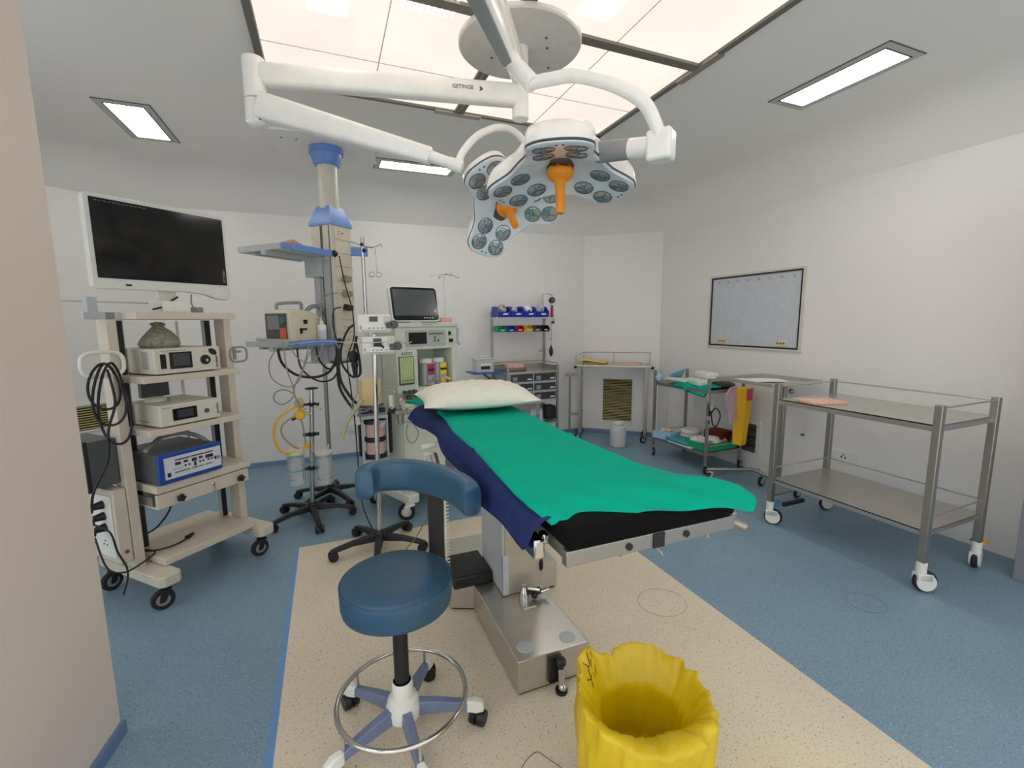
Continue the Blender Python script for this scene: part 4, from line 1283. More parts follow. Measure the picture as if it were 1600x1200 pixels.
# plugs on the pendant
for i, (z, m_, lab) in enumerate(((1.80, mat('tan_rubber', (150, 144, 118), .5), 'tan rubber plug highest in the socket column of the ceiling pendant'), (1.685, mat('tan_rubber', (150, 144, 118), .5), 'tan rubber plug second down the socket column of the ceiling pendant'), (1.575, BLACK, 'black plug below the two tan plugs on the ceiling pendant'))):
    k = MB(RB); k.loft([[(-.04, -.11, z - .02), (.05, -.11, z - .03), (.05, -.11, z + .02), (-.02, -.11, z + .03)], [(-.03, -.16, z - .03), (.03, -.16, z - .025), (.035, -.16, z + .015), (-.02, -.16, z + .015)]])
    tag(obj('power_plug', k, m_, bevel=.006), lab, 'plug', 'plugs in the pendant sockets')
# paper pack on upper shelf
k = MB(RB); k.loft([[(-.51, 0, 1.968), (-.22, -.06, 1.968), (-.22, .25, 1.968), (-.51, .26, 1.968)], [(-.53, 0, 1.99), (-.40, -.05, 2.04), (-.22, .25, 2.00), (-.51, .26, 1.985)], [(-.525, 0.01, 1.995), (-.40, -.04, 2.046), (-.22, .25, 2.006), (-.51, .26, 1.992)]])
tag(obj('folded_paper', k, PINK), 'folded pinkish paper lying on the upper shelf of the ceiling pendant', 'paper')

# defibrillator monitor on the lower shelf
fx = Matrix.Translation((-.375, 3.70, 1.298)) @ Matrix.Rotation(math.radians(-45 - 0), 4, 'Z')   # local -y faces left-front
t = thing('defibrillator', 'cream defibrillator with grey carrying handle on the lower pendant shelf', 'defibrillator', (-.235, 3.80, 1.298), math.radians(-43))
k = MB()
k.loft([[(-.125, -.14, .025), (-.09, -.14, 0), (.10, -.14, 0), (.125, -.14, .02), (.12, -.14, .24), (-.115, -.14, .24)],
        [(-.13, -.10, .02), (-.09, -.10, 0), (.10, -.10, 0), (.13, -.10, .02), (.125, -.10, .255), (-.12, -.10, .255)],
        [(-.12, .10, .02), (-.09, .12, 0), (.10, .12, 0), (.13, .10, .02), (.125, .06, .245), (-.11, .06, .245)],
        [(-.11, .22, .03), (-.09, .22, 0.01), (.09, .22, 0.01), (.12, .22, .03), (.11, .20, .19), (-.10, .20, .19)]])
bo = obj('case', k, mat('device_cream', (214, 206, 180), .45), t, bevel=.008)
k = MB(); k.box(-.105, .095, -.147, -.138, .045, .225); fp = obj('front_panel', k, DGREY, bo, bevel=.003)
k = MB(); k.box(-.085, .03, -.150, -.146, .11, .21); obj('screen', k, mat('defib_screen', (130, 128, 130), .25), fp)
k = MB(); k.cyl((.065, -.146, .175), (.065, -.156, .175), .024, n=22); obj('energy_dial', k, mat('dial_green', (60, 120, 100), .4), fp)
k = MB(); k.box(.035, .09, -.152, -.146, .05, .12); obj('red_button', k, mat('button_red', (220, 90, 60), .4), fp)
k = MB(); k.tube(smooth_path([(-.08, -.06, .245), (-.08, -.06, .285), (-.06, -.05, .30), (.07, .0, .305), (.085, .01, .29), (.085, .01, .25)], 5), .012, 10)
obj('carrying_handle', k, GREYP, bo)
k = MB(); k.tube(smooth_path([(.10, .03, .235), (.11, .08, .275), (.11, .15, .28), (.10, .22, .24), (.10, .25, .20)], 6), .016, 10)
obj('paddle', k, GREYP, bo)
k = MB(); k.box(.124, .136, -.02, .01, .15, .18); k.box(.124, .14, -.06, .0, .105, .118); k.box(.124, .14, -.06, -.045, .08, .118)
obj('connector', k, BLACK, bo)
k = MB()
for i in range(5): k.box(.121, .1235, .09, .2, .05 + i * .032, .053 + i * .032)
obj('grooves', k, GREYP, bo)
# bottle
t = thing('gel_bottle', 'white plastic gel bottle with a pointed cap on the lower pendant shelf', 'bottle', (-.035, 3.785, 1.298))
k = MB(); k.lathe([(.030, 0), (.034, .006), (.034, .13), (.030, .142), (.014, .15)], n=24); bo = obj('body', k, WHITEG, t)
k = MB(); k.lathe([(.016, .148), (.016, .165), (.008, .175), (.003, .205)], n=18); obj('cap', k, WHITEP, t)
k = MB(); k.lathe([(.0345, .03), (.0345, .10)], n=24, cap=False); obj('label_band', k, mat('label_lilac', (206, 206, 222), .5), bo)

# ================================================================ SUCTION STAND (front) and drip stand (rear)
t = thing('suction_stand', 'steel pole stand with black five-legged base carrying two clear suction jars', 'stand', (-.178, 3.577, 0))
star_base(t, .285, .10, -8, BLACK)
k = MB(); k.cyl((0, 0, .09), (.05, 0.0, .985), .0165, n=18)
obj('pole', k, CHROME, t)
k = MB(); k.lathe([(.045, -.008), (.045, .0), (.02, .004)], (.05, 0, .987), n=20)
obj('top_cap', k, BLACK, t)
for z, dx in ((.865, .044), (.645, .031), (.39, .017)):
    k = MB(); k.cyl((dx, 0, z - .014), (dx, 0, z + .014), .026, n=16); k.box(dx - .06, dx + .05, -.012, .012, z - .012, z + .010)
    obj('clamp', k, BLACK, t, bevel=.003)
def jar(x, y, z, lab, first=None):
    tt = thing('suction_jar', lab, 'jar', (x, y, z), 0, 'clear suction jars on the stand')
    k = MB(); k.lathe([(.055, 0), (.058, .006), (.058, .225), (.056, .23), (.054, .222), (.054, .012)], n=32)
    obj('cylinder', k, GLASS, tt)
    k = MB(); k.lathe([(.062, .228), (.064, .232), (.064, .245), (.05, .252), (.012, .254)], n=32)
    ld = obj('lid', k, WHITEP, tt)
    k = MB(); k.cyl((-.025, 0, .25), (-.03, 0, .285), .007); k.cyl((.03, 0.01, .25), (.036, .01, .29), .007)
    obj('nozzle', k, WHITEP, ld)
    k = MB()
    for zz in (.05, .215): k.ring((0, 0, zz), .063, .002, n=30, k=6)
    for i in range(4):
        a = PI / 4 + i * PI / 2; k.cyl((.063 * math.cos(a), .063 * math.sin(a), .03), (.063 * math.cos(a), .063 * math.sin(a), .22), .002, n=6)
    obj('wire_cage', k, CHROME, tt)
    k = MB()
    for i in range(8): k.box(-.012, .012, -.0592, -.0582, .05 + i * .018, .0515 + i * .018)
    obj('graduation', k, GREYP, tt)
    return tt
jar(-.265, 3.56, .285, 'clear suction jar left of the pole, yellow hose on its lid')
jar(-.075, 3.56, .265, 'clear suction jar right of the pole, white nozzles on its lid')
t = thing('vacuum_regulator', 'yellow vacuum regulator with a round gauge clamped beside the suction pole', 'regulator', (-.215, 3.56, .8))
k = MB(); k.cyl((0, -.03, .0), (0, .03, .0), .036, n=28); k.cyl((0, -.045, 0), (0, -.03, 0), .028, .034, n=24)
bo = obj('body', k, YELLOW, t, bevel=.004)
k = MB(); k.cyl((0, -.025, .088), (0, .015, .088), .031, n=28); k.cyl((0, 0, .03), (0, 0, .06), .01)
ga = obj('gauge', k, YELLOW, t, bevel=.003)
k = MB(); k.cyl((-.005, -.028, .088), (-.005, -.0245, .088), .025, n=24); df = obj('gauge_face', k, LGREY, ga)
k = MB(frameM((-.005, -.029, .088), (1, 0, 0), (0, 0, 1))); k.prism([(-.002, -.002), (.002, -.002), (.010, .014)], 0, .001); obj('needle', k, BLACK, df)
k = MB(); k.cyl((-.03, -.02, -.02), (-.052, -.03, -.03), .009, n=12); obj('knob', k, BLACK, bo)
k = MB(); k.cyl((.02, 0, .01), (.08, .01, .0), .009, n=12); k.cyl((.0, 0, .06), (.11, 0, .055), .004, n=8); k.cyl((.09, 0, .055), (.15, 0, .03), .006, n=8); obj('fitting', k, CHROME, bo)
def W(*p): return [Vector(q) for q in p]
cable('yellow_hose', 'yellow hose looping from the regulator gauge down to the left suction jar lid', [(-.22, 3.53, .87), (-.27, 3.5, .855), (-.36, 3.5, .78), (-.385, 3.5, .66), (-.35, 3.5, .56), (-.27, 3.52, .535), (-.23, 3.53, .53)], .009, YELLOW, cat='hose')
cable('yellow_hose', 'thin dull yellow hose from the regulator body to the jar lid, inner of the two', [(-.25, 3.52, .80), (-.33, 3.51, .74), (-.33, 3.51, .66), (-.27, 3.52, .58), (-.235, 3.54, .555)], .006, mat('hose_olive', (170, 160, 80), .5), cat='hose')
cable('green_tube', 'thin green tube curling round the left suction jar', [(-.21, 3.5, .50), (-.30, 3.49, .51), (-.335, 3.5, .45), (-.29, 3.49, .40), (-.2, 3.49, .42), (-.15, 3.5, .5), (-.13, 3.5, .38)], .003, mat('tube_green', (70, 170, 130), .4), cat='hose')
cable('grey_tube', 'thin grey tube hanging below the yellow regulator', [(-.21, 3.56, .765), (-.20, 3.56, .70), (-.195, 3.56, .62), (-.19, 3.56, .585)], .0045, GREYP, cat='hose')
k = MB(); k.cyl((-.19, 3.56, .545), (-.19, 3.56, .565), .025, n=20); k.cyl((-.19, 3.56, .565), (-.19, 3.56, .585), .012, n=12)
tag(obj('jar_fitting', k, YELLOW), 'small yellow round fitting above the left suction jar', 'fitting')
t = thing('drip_stand', 'tall steel drip stand with black five-legged base behind the suction stand', 'stand', (-.045, 3.93, 0))
star_base(t, .285, .10, 10, BLACK)
k = MB(); k.cyl((0, 0, .09), (.012, 0, 1.11), .0165, n=18); k.cyl((.012, 0, 1.11), (.012, 0, 1.128), .008)
obj('pole', k, STEELD, t)
# second bigger stand with syringe pumps
t = thing('pump_stand', 'steel pole stand with black five-legged base holding two syringe pumps', 'stand', (.237, 2.893, 0))
star_base(t, .285, .10, -28, BLACK, wheelr=.03)
k = MB(); k.cyl((0, 0, .09), (.028, 0, 1.38), .0145, n=18)
obj('pole', k, CHROME, t)
k = MB(); pts = [((.036 if i % 2 == 0 else .026) * math.cos(i * PI / 5), (.036 if i % 2 == 0 else .026) * math.sin(i * PI / 5)) for i in range(10)]
k.M = frameM((.045, -.06, 1.305), (1, 0, 0), (0, 0, 1)); k.prism(pts, -.012, .012)
obj('clamp_knob', k, BLACK, t, bevel=.004)
def pump(x, y, z, lab):
    tt = thing('syringe_pump', lab, 'syringe pump', (x, y, z), math.radians(8), 'white syringe pumps on the pole')
    k = MB(); k.box(-.115, .10, -.06, .06, 0, .112); k.box(-.10, .095, -.085, -.055, .012, .05)
    bo = obj('case', k, WHITEP, tt, bevel=.007)
    k = MB(); k.box(-.045, .01, -.0625, -.059, .068, .100); obj('screen', k, DGREY, bo)
    k = MB(); k.ball((-.09, -.06, .032), .017, 1, .3, .7); obj('logo_badge', k, GREYP, bo)
    k = MB(); k.cyl((.075, -.07, .045), (.075, -.10, .045), .02, n=20); k.cyl((.11, -.06, .05), (.11, -.10, .05), .026, n=22); obj('plunger_clamp', k, DGREY, bo)
    k = MB()
    for i in range(5): k.box(-.06 + i * .028, -.048 + i * .028, -.0865, -.0845, .025, .032)
    obj('keys', k, GREYP, bo)
    k = MB(); k.box(.05, .10, -.066, -.06, .062, .105); obj('syringe_door', k, CREAMM, bo, bevel=.003)
    tt.scale = (.9, .95, .96)
    return tt
pump(.268, 2.90, 1.392, 'white syringe pump uppermost on the steel pole stand')
pump(.285, 2.90, 1.262, 'white syringe pump directly below the uppermost one on the pole stand')

# ================================================================ ANAESTHESIA MACHINE
AR = math.radians(24)
t = thing('anaesthesia_machine', 'cream anaesthesia machine with flow meters, monitor and vaporiser bay', 'anaesthesia machine', (.50, 3.21, 0), AR)
AM = mat('machine_cream', (206, 212, 196), .42)
AMS = mat('machine_side', (190, 196, 188), .45)
k = MB(); k.box(.03, .66, .10, .34, .19, .84); k.box(.10, .70, .34, .66, .19, .93)
lo = obj('lower_body', k, AM, t, bevel=.008)
k = MB(); k.box(.035, .64, .093, .10, .20, .40); k.box(.035, .64, .093, .10, .41, .62)
obj('drawer_front', k, AM, lo, bevel=.003)
k = MB(); k.box(.03, .66, .07, .34, .84, .855)
obj('worktop', k, AM, t, bevel=.005)
k = MB(); k.lathe([(.10, -.09), (.125, -.02), (.13, 0)], (.165, .13, .84), n=28)
obj('absorber_bowl', k, AM, t)
k = MB()
k.box(.11, .30, .30, .64, .93, 1.24); k.box(.645, .70, .30, .64, .93, 1.24); k.box(.30, .645, .56, .64, .93, 1.24)
k.box(.11, .70, .30, .64, 1.238, 1.415); k.box(.11, .70, .30, .64, .90, .935)
ub = obj('upper_body', k, AM, t, bevel=.004)
k = MB(); k.box(.095, .71, .285, .65, 1.413, 1.45)
tl = obj('top_shelf', k, AM, t, bevel=.008)
k = MB()
for i in range(7): k.box(.35 + i * .012, .359 + i * .012, .284, .286, 1.429, 1.434)
obj('small_print', k, GREYP, tl)
k = MB(); k.box(.196, .577, .292, .30, 1.266, 1.39); cp = obj('control_panel', k, mat('panel_grey', (172, 180, 172), .5), ub, bevel=.002)
k = MB(); k.box(.22, .385, .288, .293, 1.283, 1.373); obj('screen', k, SCREENB, cp)
k = MB()
for x, z in ((.465, 1.33), (.465, 1.305), (.50, 1.305)): k.cyl((x, .293, z), (x, .287, z), .009, n=12)
k.box(.41, .55, .2895, .293, 1.355, 1.365)
obj('buttons', k, DGREY, cp)
k = MB(); k.box(.61, .635, .292, .30, 1.345, 1.375); k.cyl((.63, .30, 1.30), (.63, .28, 1.30), .016, n=16)
obj('switch', k, BLACK, ub)
k = MB(); k.box(.125, .26, .294, .30, .97, 1.19); fw = obj('flow_meter_frame', k, DGREY, ub)
k = MB(); k.box(.132, .252, .290, .296, .985, 1.185); fg = obj('flow_meter_window', k, LIME, fw)
k = MB()
for i in range(5): k.box(.143 + i * .024, .146 + i * .024, .288, .291, 1.0, 1.18)
obj('flow_tube', k, mat('tube_pale', (208, 222, 180), .3), fg)
k = MB()
for i in range(5): k.cyl((.1445 + i * .024, .289, 1.005), (.1445 + i * .024, .284, 1.005), .005, n=10)
obj('float', k, DGREY, fg)
k = MB(); k.box(.155, .245, .2985, .30, 1.203, 1.222)
nb = obj('name_badge', k, DGREY, ub)
k = MB()
for x_ in (.165, .185, .205, .225): k.box(x_, x_ + .012, .2975, .2985, 1.207, 1.218)
obj('badge_marks', k, WHITEP, nb)
k = MB()
for x, m2 in ((.165, 0), (.21, 0), (.25, 0)): k.cyl((x, .30, .915), (x, .265, .915), .014, n=14)
obj('flow_knob', k, DGREY, ub)
k = MB(); k.cyl((.20, .30, .87), (.20, .268, .87), .022, n=20); k.cyl((.27, .30, .885), (.27, .268, .885), .022, n=20)
k2 = obj('pressure_gauge', k, DGREY, lo)
# casters and base
k = MB(); k.box(-.005, .09, .03, .66, .12, .19); k.box(.62, .70, .03, .66, .12, .19); k.box(.09, .62, .2, .66, .13, .19)
obj('base', k, AM, t, bevel=.01, seg=3)
for x, y, a_ in ((.02, .06, -35), (.02, .55, 30), (.66, .06, -20), (.66, .6, 10)):
    caster(t, x, y, .062, .03, .125, a_, WHITEP, RUBBER, CREAMM)
k = MB(); k.box(-.05, .03, .0, .03, .118, .13); obj('brake_pedal', k, WHITEP, t, bevel=.004)
# vaporisers: things standing in the bay
for x, lm, lab in ((.44, MAGENTA, 'grey vaporiser with magenta label, left in the anaesthesia machine bay'), (.565, mat('yellow_label', (236, 214, 10), .5), 'grey vaporiser with yellow label, right in the anaesthesia machine bay')):
    v = thing('vaporiser', lab, 'vaporiser', (FR[t.name] @ Vector((x, .40, .937)))[:], AR, 'vaporisers in the machine bay')
    k = MB(); k.cyl((0, 0, 0), (0, 0, .18), .05, n=28); k.box(-.02, .05, -.062, -.01, .0, .185)
    bo = obj('body', k, mat('vapor_grey', (176, 176, 172), .35, .2), v, bevel=.004)
    k = MB(); k.lathe([(.05, .18), (.056, .185), (.056, .215), (.045, .222)], n=32); obj('dial', k, WHITEP, v)
    k = MB(); k.box(-.018, .044, -.0645, -.061, .085, .175); lb = obj('label', k, lm, bo)
    k = MB(); k.box(-.018, .044, -.066, -.064, .117, .137); obj('label_band', k, mat('band_dark', (60, 20, 36), .5), lb)
    k = MB(); k.cyl((.03, -.06, .055), (.07, -.085, .035), .012, n=14); k.box(-.015, .03, -.066, -.06, .02, .045); obj('filler', k, GREYP if lm is MAGENTA else YELLOW, bo)
# monitor of the machine
AMM = FR[t.name]
tm = thing('monitor', 'small grey-screened patient monitor in a white frame on the anaesthesia machine', 'monitor', (AMM @ Vector((.10, .33, 1.45)))[:], math.radians(14))
tilt = Matrix.Translation((.0, 0, .005)) @ Matrix.Rotation(math.radians(-13), 4, 'X')
def rrect(x0, x1, z0, z1, r, n=5):
    pts = []
    for cx, cz, a0 in ((x1 - r, z0 + r, -90), (x1 - r, z1 - r, 0), (x0 + r, z1 - r, 90), (x0 + r, z0 + r, 180)):
        for i in range(n + 1):
            a = math.radians(a0 + 90 * i / n); pts.append((cx + r * math.cos(a), cz + r * math.sin(a)))
    return pts
def slab(k, pts, y0, y1): k.loft([[(x, y0, z) for x, z in pts], [(x, y1, z) for x, z in pts]])
k = MB(tilt); slab(k, rrect(.0, .40, .0, .275, .03), -.02, .03); slab(k, rrect(.03, .37, .03, .24, .03), .03, .06)
ho = obj('housing', k, WHITEG, tm, bevel=.004)
k = MB(tilt); slab(k, rrect(.010, .390, .008, .268, .025), -.0235, -.019); bz = obj('bezel', k, BLACKG, ho)
k = MB(tilt); slab(k, rrect(.025, .375, .045, .250, .004), -.0245, -.023); obj('screen', k, mat('monitor_grey', (74, 80, 86), .2, coat=.5), bz)
k = MB(tilt)
for i in range(4): k.box(.26 + i * .022, .272 + i * .022, -.0245, -.023, .022, .032)
obj('buttons', k, LGREY, bz)
k = MB(); k.box(.15, .25, .0, .10, .0, .03); obj('foot', k, WHITEP, tm)
# IV pole and pink box behind the monitor
q = AMM @ Vector((.665, .40, 1.45))
t3 = thing('drip_hook_pole', 'thin steel drip pole with four hooks rising behind the machine monitor', 'drip pole', q[:])
obj('pole', MB().cyl((0, 0, .0), (-.005, 0, .40), .005, n=12), CHROME, t3)
k = MB()
for a in (10, 100, 190, 280):
    ca, sa = math.cos(math.radians(a)), math.sin(math.radians(a))
    k.tube(smooth_path([(-.005, 0, .398), (.05 * ca, .05 * sa, .40), (.10 * ca, .10 * sa, .388), (.115 * ca, .115 * sa, .375), (.13 * ca, .13 * sa, .385), (.132 * ca, .132 * sa, .402)], 5), .0032, 7)
obj('hook', k, CHROME, t3)
k = MB(AMM); k.box(.575, .69, .34, .44, 1.451, 1.49)
k.M = Matrix.Identity(4)
tag(obj('pink_box', k, PINK, bevel=.002), 'small pink cardboard box on top of the anaesthesia machine', 'box')
k = MB(AMM); k.cyl((.725, .33, 1.27), (.735, .33, 1.40), .012, .014, n=14); k.ball((.74, .32, 1.27), .014)
tag(obj('suction_wand', k, LGREY), 'grey suction probe hooked on the right side of the anaesthesia machine', 'probe')
# green cloth on the bowl
k = MB(AMM)
k.grid(lambda u, v: (.10 + .17 * u + .0, .03 + .16 * v, .862 + .022 * math.sin(PI * u) * math.sin(PI * v) + .004 * math.sin(u * 15 + v * 9)), 20, 14)
tag(obj('green_cloth', k, GREEN, solid=.01), 'folded green cloth on the worktop of the anaesthesia machine', 'cloth')
# absorber unit on the left
t = thing('absorber_unit', 'carbon dioxide absorber with two pink soda lime canisters and amber bellows', 'absorber', (.26, 3.36, 0))
X0, Y0 = 0, 0
for z0, lab in ((.50, 0), (.63, 1)):
    k = MB(); k.cyl((.02, 0, z0 + .01), (.02, 0, z0 + .11), .066, n=32); obj('canister', k, PINKC, t)
k = MB()
for z in (.485, .605, .735): k.cyl((.02, 0, z), (.02, 0, z + .03), .074, n=32)
obj('black_band', k, BLACK, t)
k = MB(); k.box(-.075, -.058, -.03, .03, .44, .80); k.box(.098, .112, -.03, .03, .48, .78); k.box(-.07, .11, -.04, .04, .445, .475); k.box(-.075, .11, -.06, .06, .775, .80)
obj('canister_frame', k, LGREY, t, bevel=.002)
obj('side_hose', MB().cyl((-.085, 0, .50), (-.085, 0, .78), .010), BLACK, t); obj('side_hose', MB().cyl((.13, .02, .50), (.13, .02, .80), .014), BLACK, t)
k = MB(); k.box(-.10, .10, -.06, .06, .80, .82); k.box(-.08, .02, -.07, .05, .835, .86); k.cyl((-.11, -.02, .85), (-.04, -.03, .83), .02)
mf = obj('manifold', k, GREYP, t, bevel=.004)
k = MB(); k.box(-.07, .0, -.09, -.06, .82, .85); k.box(.03, .09, -.08, -.05, .825, .855); k.box(.12, .17, -.05, .0, .80, .83)
obj('valve', k, BLACK, mf)
obj('gas_port', MB().cyl((-.09, -.03, .74), (-.10, -.04, .86), .017), WHITEP, mf)
k = MB(); k.cyl((.14, -.02, .85), (.14, -.02, .93), .017); k.cyl((.14, -.02, .83), (.22, .0, .90), .008)
obj('gas_port', k, WHITEP, mf)
k = MB()
k.lathe([(.075, .87), (.08, .875), (.08, 1.05), (.075, 1.058)], (.0, 0, 0), n=8)
bl = obj('bellows_housing', k, AMBER, t, bevel=.004)
k = MB()
for i in range(6): k.lathe([(.045, .885 + i * .024), (.062, .895 + i * .024), (.045, .907 + i * .024)], n=20)
obj('bellows', k, mat('bellows_tan', (200, 150, 90), .6), bl)
k = MB(); k.cyl((0, 0, .862), (0, 0, .875), .09, n=28); obj('bellows_plate', k, DGREY, bl)
k = MB(); k.cyl((.06, -.08, .72), (.085, -.08, .76), .014); k.ball((.04, -.085, .745), .03, 1.3, .8, .8)
obj('water_trap', k, GLASS, t)
k = MB(); k.box(.16, .30, -.06, -.02, .79, .82); k.cyl((.2, -.04, .72), (.2, -.04, .80), .02); k.cyl((.27, -.04, .80), (.27, -.04, .83), .03); k.box(.17, .20, -.03, .0, .82, .94)
obj('breathing_arm', k, STEELD, t, bevel=.003)
cable('breathing_hose', 'pale corrugated breathing hose hanging at the left of the amber bellows', [(.20, 3.25, .93), (.16, 3.24, .88), (.10, 3.24, .80), (.065, 3.24, .72), (.05, 3.24, .67)], .016, TUBEG, cat='hose')
for pts, lab in (([(.06, 3.4, 1.19), (.07, 3.38, 1.05), (.13, 3.36, .93), (.19, 3.35, .86)], 'thick black hose running from the pendant towards the absorber, upper one'),
                 ([(.06, 3.6, 1.18), (.06, 3.55, 1.0), (.11, 3.5, .88), (.18, 3.4, .80)], 'black hose looping from the pendant to the absorber, lower one')):
    cable('gas_hose', lab, pts, .010, CABLE, cat='hose')

# ================================================================ DRUG CART with bin shelf
t = thing('drug_cart', 'steel drug trolley with six dark drawers and an overhead bin rack', 'trolley', (1.765, 4.52, 0), math.radians(2))
DW, DD = .64, .42
k = MB(); k.box(0, DW, 0, DD, .30, .322); k.box(0, DW, 0, DD, .885, .905)
obj('shelf', k, STEEL, t)
for x in (0, DW - .025):
    for y in (0, DD - .025):
        k = MB(); k.box(x, x + .025, y, y + .025, .10, .97 if y == 0 else .93)
        obj('leg', k, STEELD, t, bevel=.002)
k = MB(); k.box(.03, DW - .03, .005, .40, .545, .88)
bo = obj('drawer_unit', k, mat('cart_grey', (176, 178, 180), .45), t, bevel=.003)
for c_ in range(2):
    for r_ in range(3):
        x0 = .045 + c_ * .285; z0 = .80 - r_ * .105
        k = MB(); k.box(x0, x0 + .265, -.008, .01, z0, z0 + .078)
        d_ = obj('drawer', k, mat('drawer_smoke', (58, 58, 62), .3), bo, bevel=.004)
        k = MB(); k.box(x0 + .195, x0 + .25, -.0105, -.008, z0 + .016, z0 + .030); obj('name_label', k, WHITEP, d_)
        k = MB(); k.box(x0 + .02, x0 + .075, -.0100, -.008, z0 + .008, z0 + .055); obj('sticker', k, GREYP, d_)
k = MB(); k.box(0, DW, .0, .006, .905, .975) if False else None
k = MB(); k.cyl((.01, .01, .985), (.01, DD - .01, .985), .005); k.cyl((DW - .01, .01, .985), (DW - .01, DD - .01, .985), .005); k.cyl((.01, DD - .01, .985), (DW - .01, DD - .01, .985), .005)
k.box(0.0, .004, .01, DD, .905, .955); k.box(DW - .004, DW, .01, DD, .905, .955); k.box(0, DW, DD - .004, DD, .905, .955)
obj('gallery', k, STEELD, t)
for x in (-.02, DW + .01):
    k = MB(); k.box(x, x + .026, DD - .03, DD - .004, .30, 1.57)
    obj('rack_post', k, STEELD, t)
k = MB(); k.box(-.03, DW + .06, DD - .20, DD + .01, 1.485, 1.50); k.box(DW - .04, DW + .045, DD - .22, DD - .2, 1.455, 1.482)
rs = obj('rack_shelf', k, mat('rack_white', (200, 200, 206), .4, .4), t)
k = MB(); k.cyl((-.01, DD - .025, 1.375), (DW + .02, DD - .025, 1.375), .008); k.cyl((DW - .05, DD - .02, 1.10), (DW, DD - .02, 1.10), .006)
obj('cross_rail', k, STEELD, t)
k = MB(); k.tube([(DW + .0, DD - .03, 1.5), (DW + .0, DD - .03, 1.775), (DW + .09, DD - .03, 1.775), (DW + .11, DD - .04, 1.755)], .004, 8)
obj('hanger_arm', k, STEELD, t)
for x in (.012, DW - .012):
    for y in (.012, DD - .012): caster(t, x, y, .045, .022, .10, 30, STEELD, RUBBER, GREYP)
DM = FR[t.name]
def at_cart(x, y, z): return (DM @ Vector((x, y, z)))[:]
# blue bins
def pick_bin(x, y, z, w, d, h, m_, lab, name='storage_bin', grp='blue bins on the rack', lip=.5, rz=2):
    tt = thing(name, lab, 'bin', at_cart(x, y, z), math.radians(rz), grp)
    k = MB(); k.box(0, w, 0, d, 0, .004)
    k.loft([[(0, 0, 0), (0, d, 0), (0, d, h), (0, d * .3, h), (0, -.012, h * lip)], [(.004, 0, 0), (.004, d, 0), (.004, d, h), (.004, d * .3, h), (.004, -.012, h * lip)]])
    k.loft([[(w - .004, 0, 0), (w - .004, d, 0), (w - .004, d, h), (w - .004, d * .3, h), (w - .004, -.012, h * lip)], [(w, 0, 0), (w, d, 0), (w, d, h), (w, d * .3, h), (w, -.012, h * lip)]])
    k.box(0, w, d - .004, d, 0, h)
    k.loft([[(0, 0, 0), (w, 0, 0), (w, .004, 0), (0, .004, 0)], [(0, -.014, h * lip), (w, -.014, h * lip), (w, -.010, h * lip), (0, -.010, h * lip)]])
    bo = obj('tray', k, m_, tt)
    k = MB(); k.box(w * .35, w * .72, -.012, -.009, h * .22, h * .36); obj('name_label', k, WHITEP, tt)
    return tt
labs = ['blue bin leftmost on the rack, crumpled packets on top', 'blue bin second from left on the rack, small white item inside', 'blue bin third from left on the rack, folded white paper inside', 'blue bin rightmost on the rack, clear packets on top']
for i in range(4):
    pick_bin(-.005 + i * .158, DD - .21, 1.501, .154, .20, .118, BINBLUE, labs[i])
conts = ['crumpled clear and brown packets in the leftmost blue bin', 'small white item in the second blue bin from left', 'folded white paper in the third blue bin from left', 'clear plastic packets in the rightmost blue bin']
for i in range(4):
    k = MB(Matrix.Translation(Vector(at_cart(.07 + i * .158, DD - .12, 1.585))))
    k.ball((0, 0, 0), .05 if i != 1 else .03, 1.0, .9, .9 if i != 1 else .6, n=12)
    for v in k.bm.verts: v.co += Vector((random.uniform(-.015, .015), random.uniform(-.015, .015), random.uniform(-.02, .02)))
    tag(obj('packets', k, [mat('packet_tan', (190, 178, 170), .4), WHITEP, PAPER, FROST][i], angle=10), conts[i], 'packets', 'packets in the blue bins')
# small coloured bins
cols = [(GREENP, 'green'), (BINBLUE, 'blue'), (RED, 'red'), (YELLOW, 'yellow'), (DGREY, 'grey'), (BLACK, 'black')]
for i, (m_, nm) in enumerate(cols):
    pick_bin(.01 + i * .109 + (.004 if i > 4 else 0), DD - .15, 1.335, .105, .11, .072, m_, 'small ' + nm + ' bin hanging in the row under the rack shelf', 'small_bin', 'small coloured bins under the rack')
# sphygmomanometer and red torch hanging at the right
t2 = thing('aneroid_gauge', 'round black pressure gauge hanging from the rack arm on a hook', 'gauge', at_cart(DW + .115, DD - .05, 1.70))
k = MB(); k.cyl((0, .015, 0), (0, -.015, 0), .036, n=28); bo = obj('case', k, BLACK, t2, bevel=.004)
k = MB(); k.cyl((0, -.015, 0), (0, -.0165, 0), .026, n=24); obj('dial', k, DGREY, bo)
k = MB(); k.cyl((0, -.0165, 0), (0, -.018, -.004), .012, n=16); obj('centre', k, SILV, bo)
obj('hook', MB().tube([(0, 0, .035), (0, 0, .06), (-.01, 0, .07)], .003, 6), STEELD, t2)
t2 = thing('red_tool', 'red and black handled tool hanging under the round gauge on the rack', 'tool', at_cart(DW + .115, DD - .05, 1.62))
obj('grip', MB().tube([(0, 0, .0), (.0, 0, -.10), (.012, 0, -.17)], [.014, .017, .019], 12), RED, t2)
k = MB(); k.cyl((0, 0, .02), (0, 0, 0), .012); k.cyl((.012, 0, -.17), (.014, 0, -.195), .018); obj('end_cap', k, BLACK, t2)
t2 = thing('inflation_bulb', 'black rubber inflation bulb hanging on a thin tube from the rack shelf', 'bulb', at_cart(DW + .075, DD - .1, 1.10))
k = MB(); k.lathe([(.004, -.065), (.016, -.05), (.026, -.015), (.024, .02), (.010, .05), (.007, .07)], n=20); obj('bulb', k, BLACK, t2)
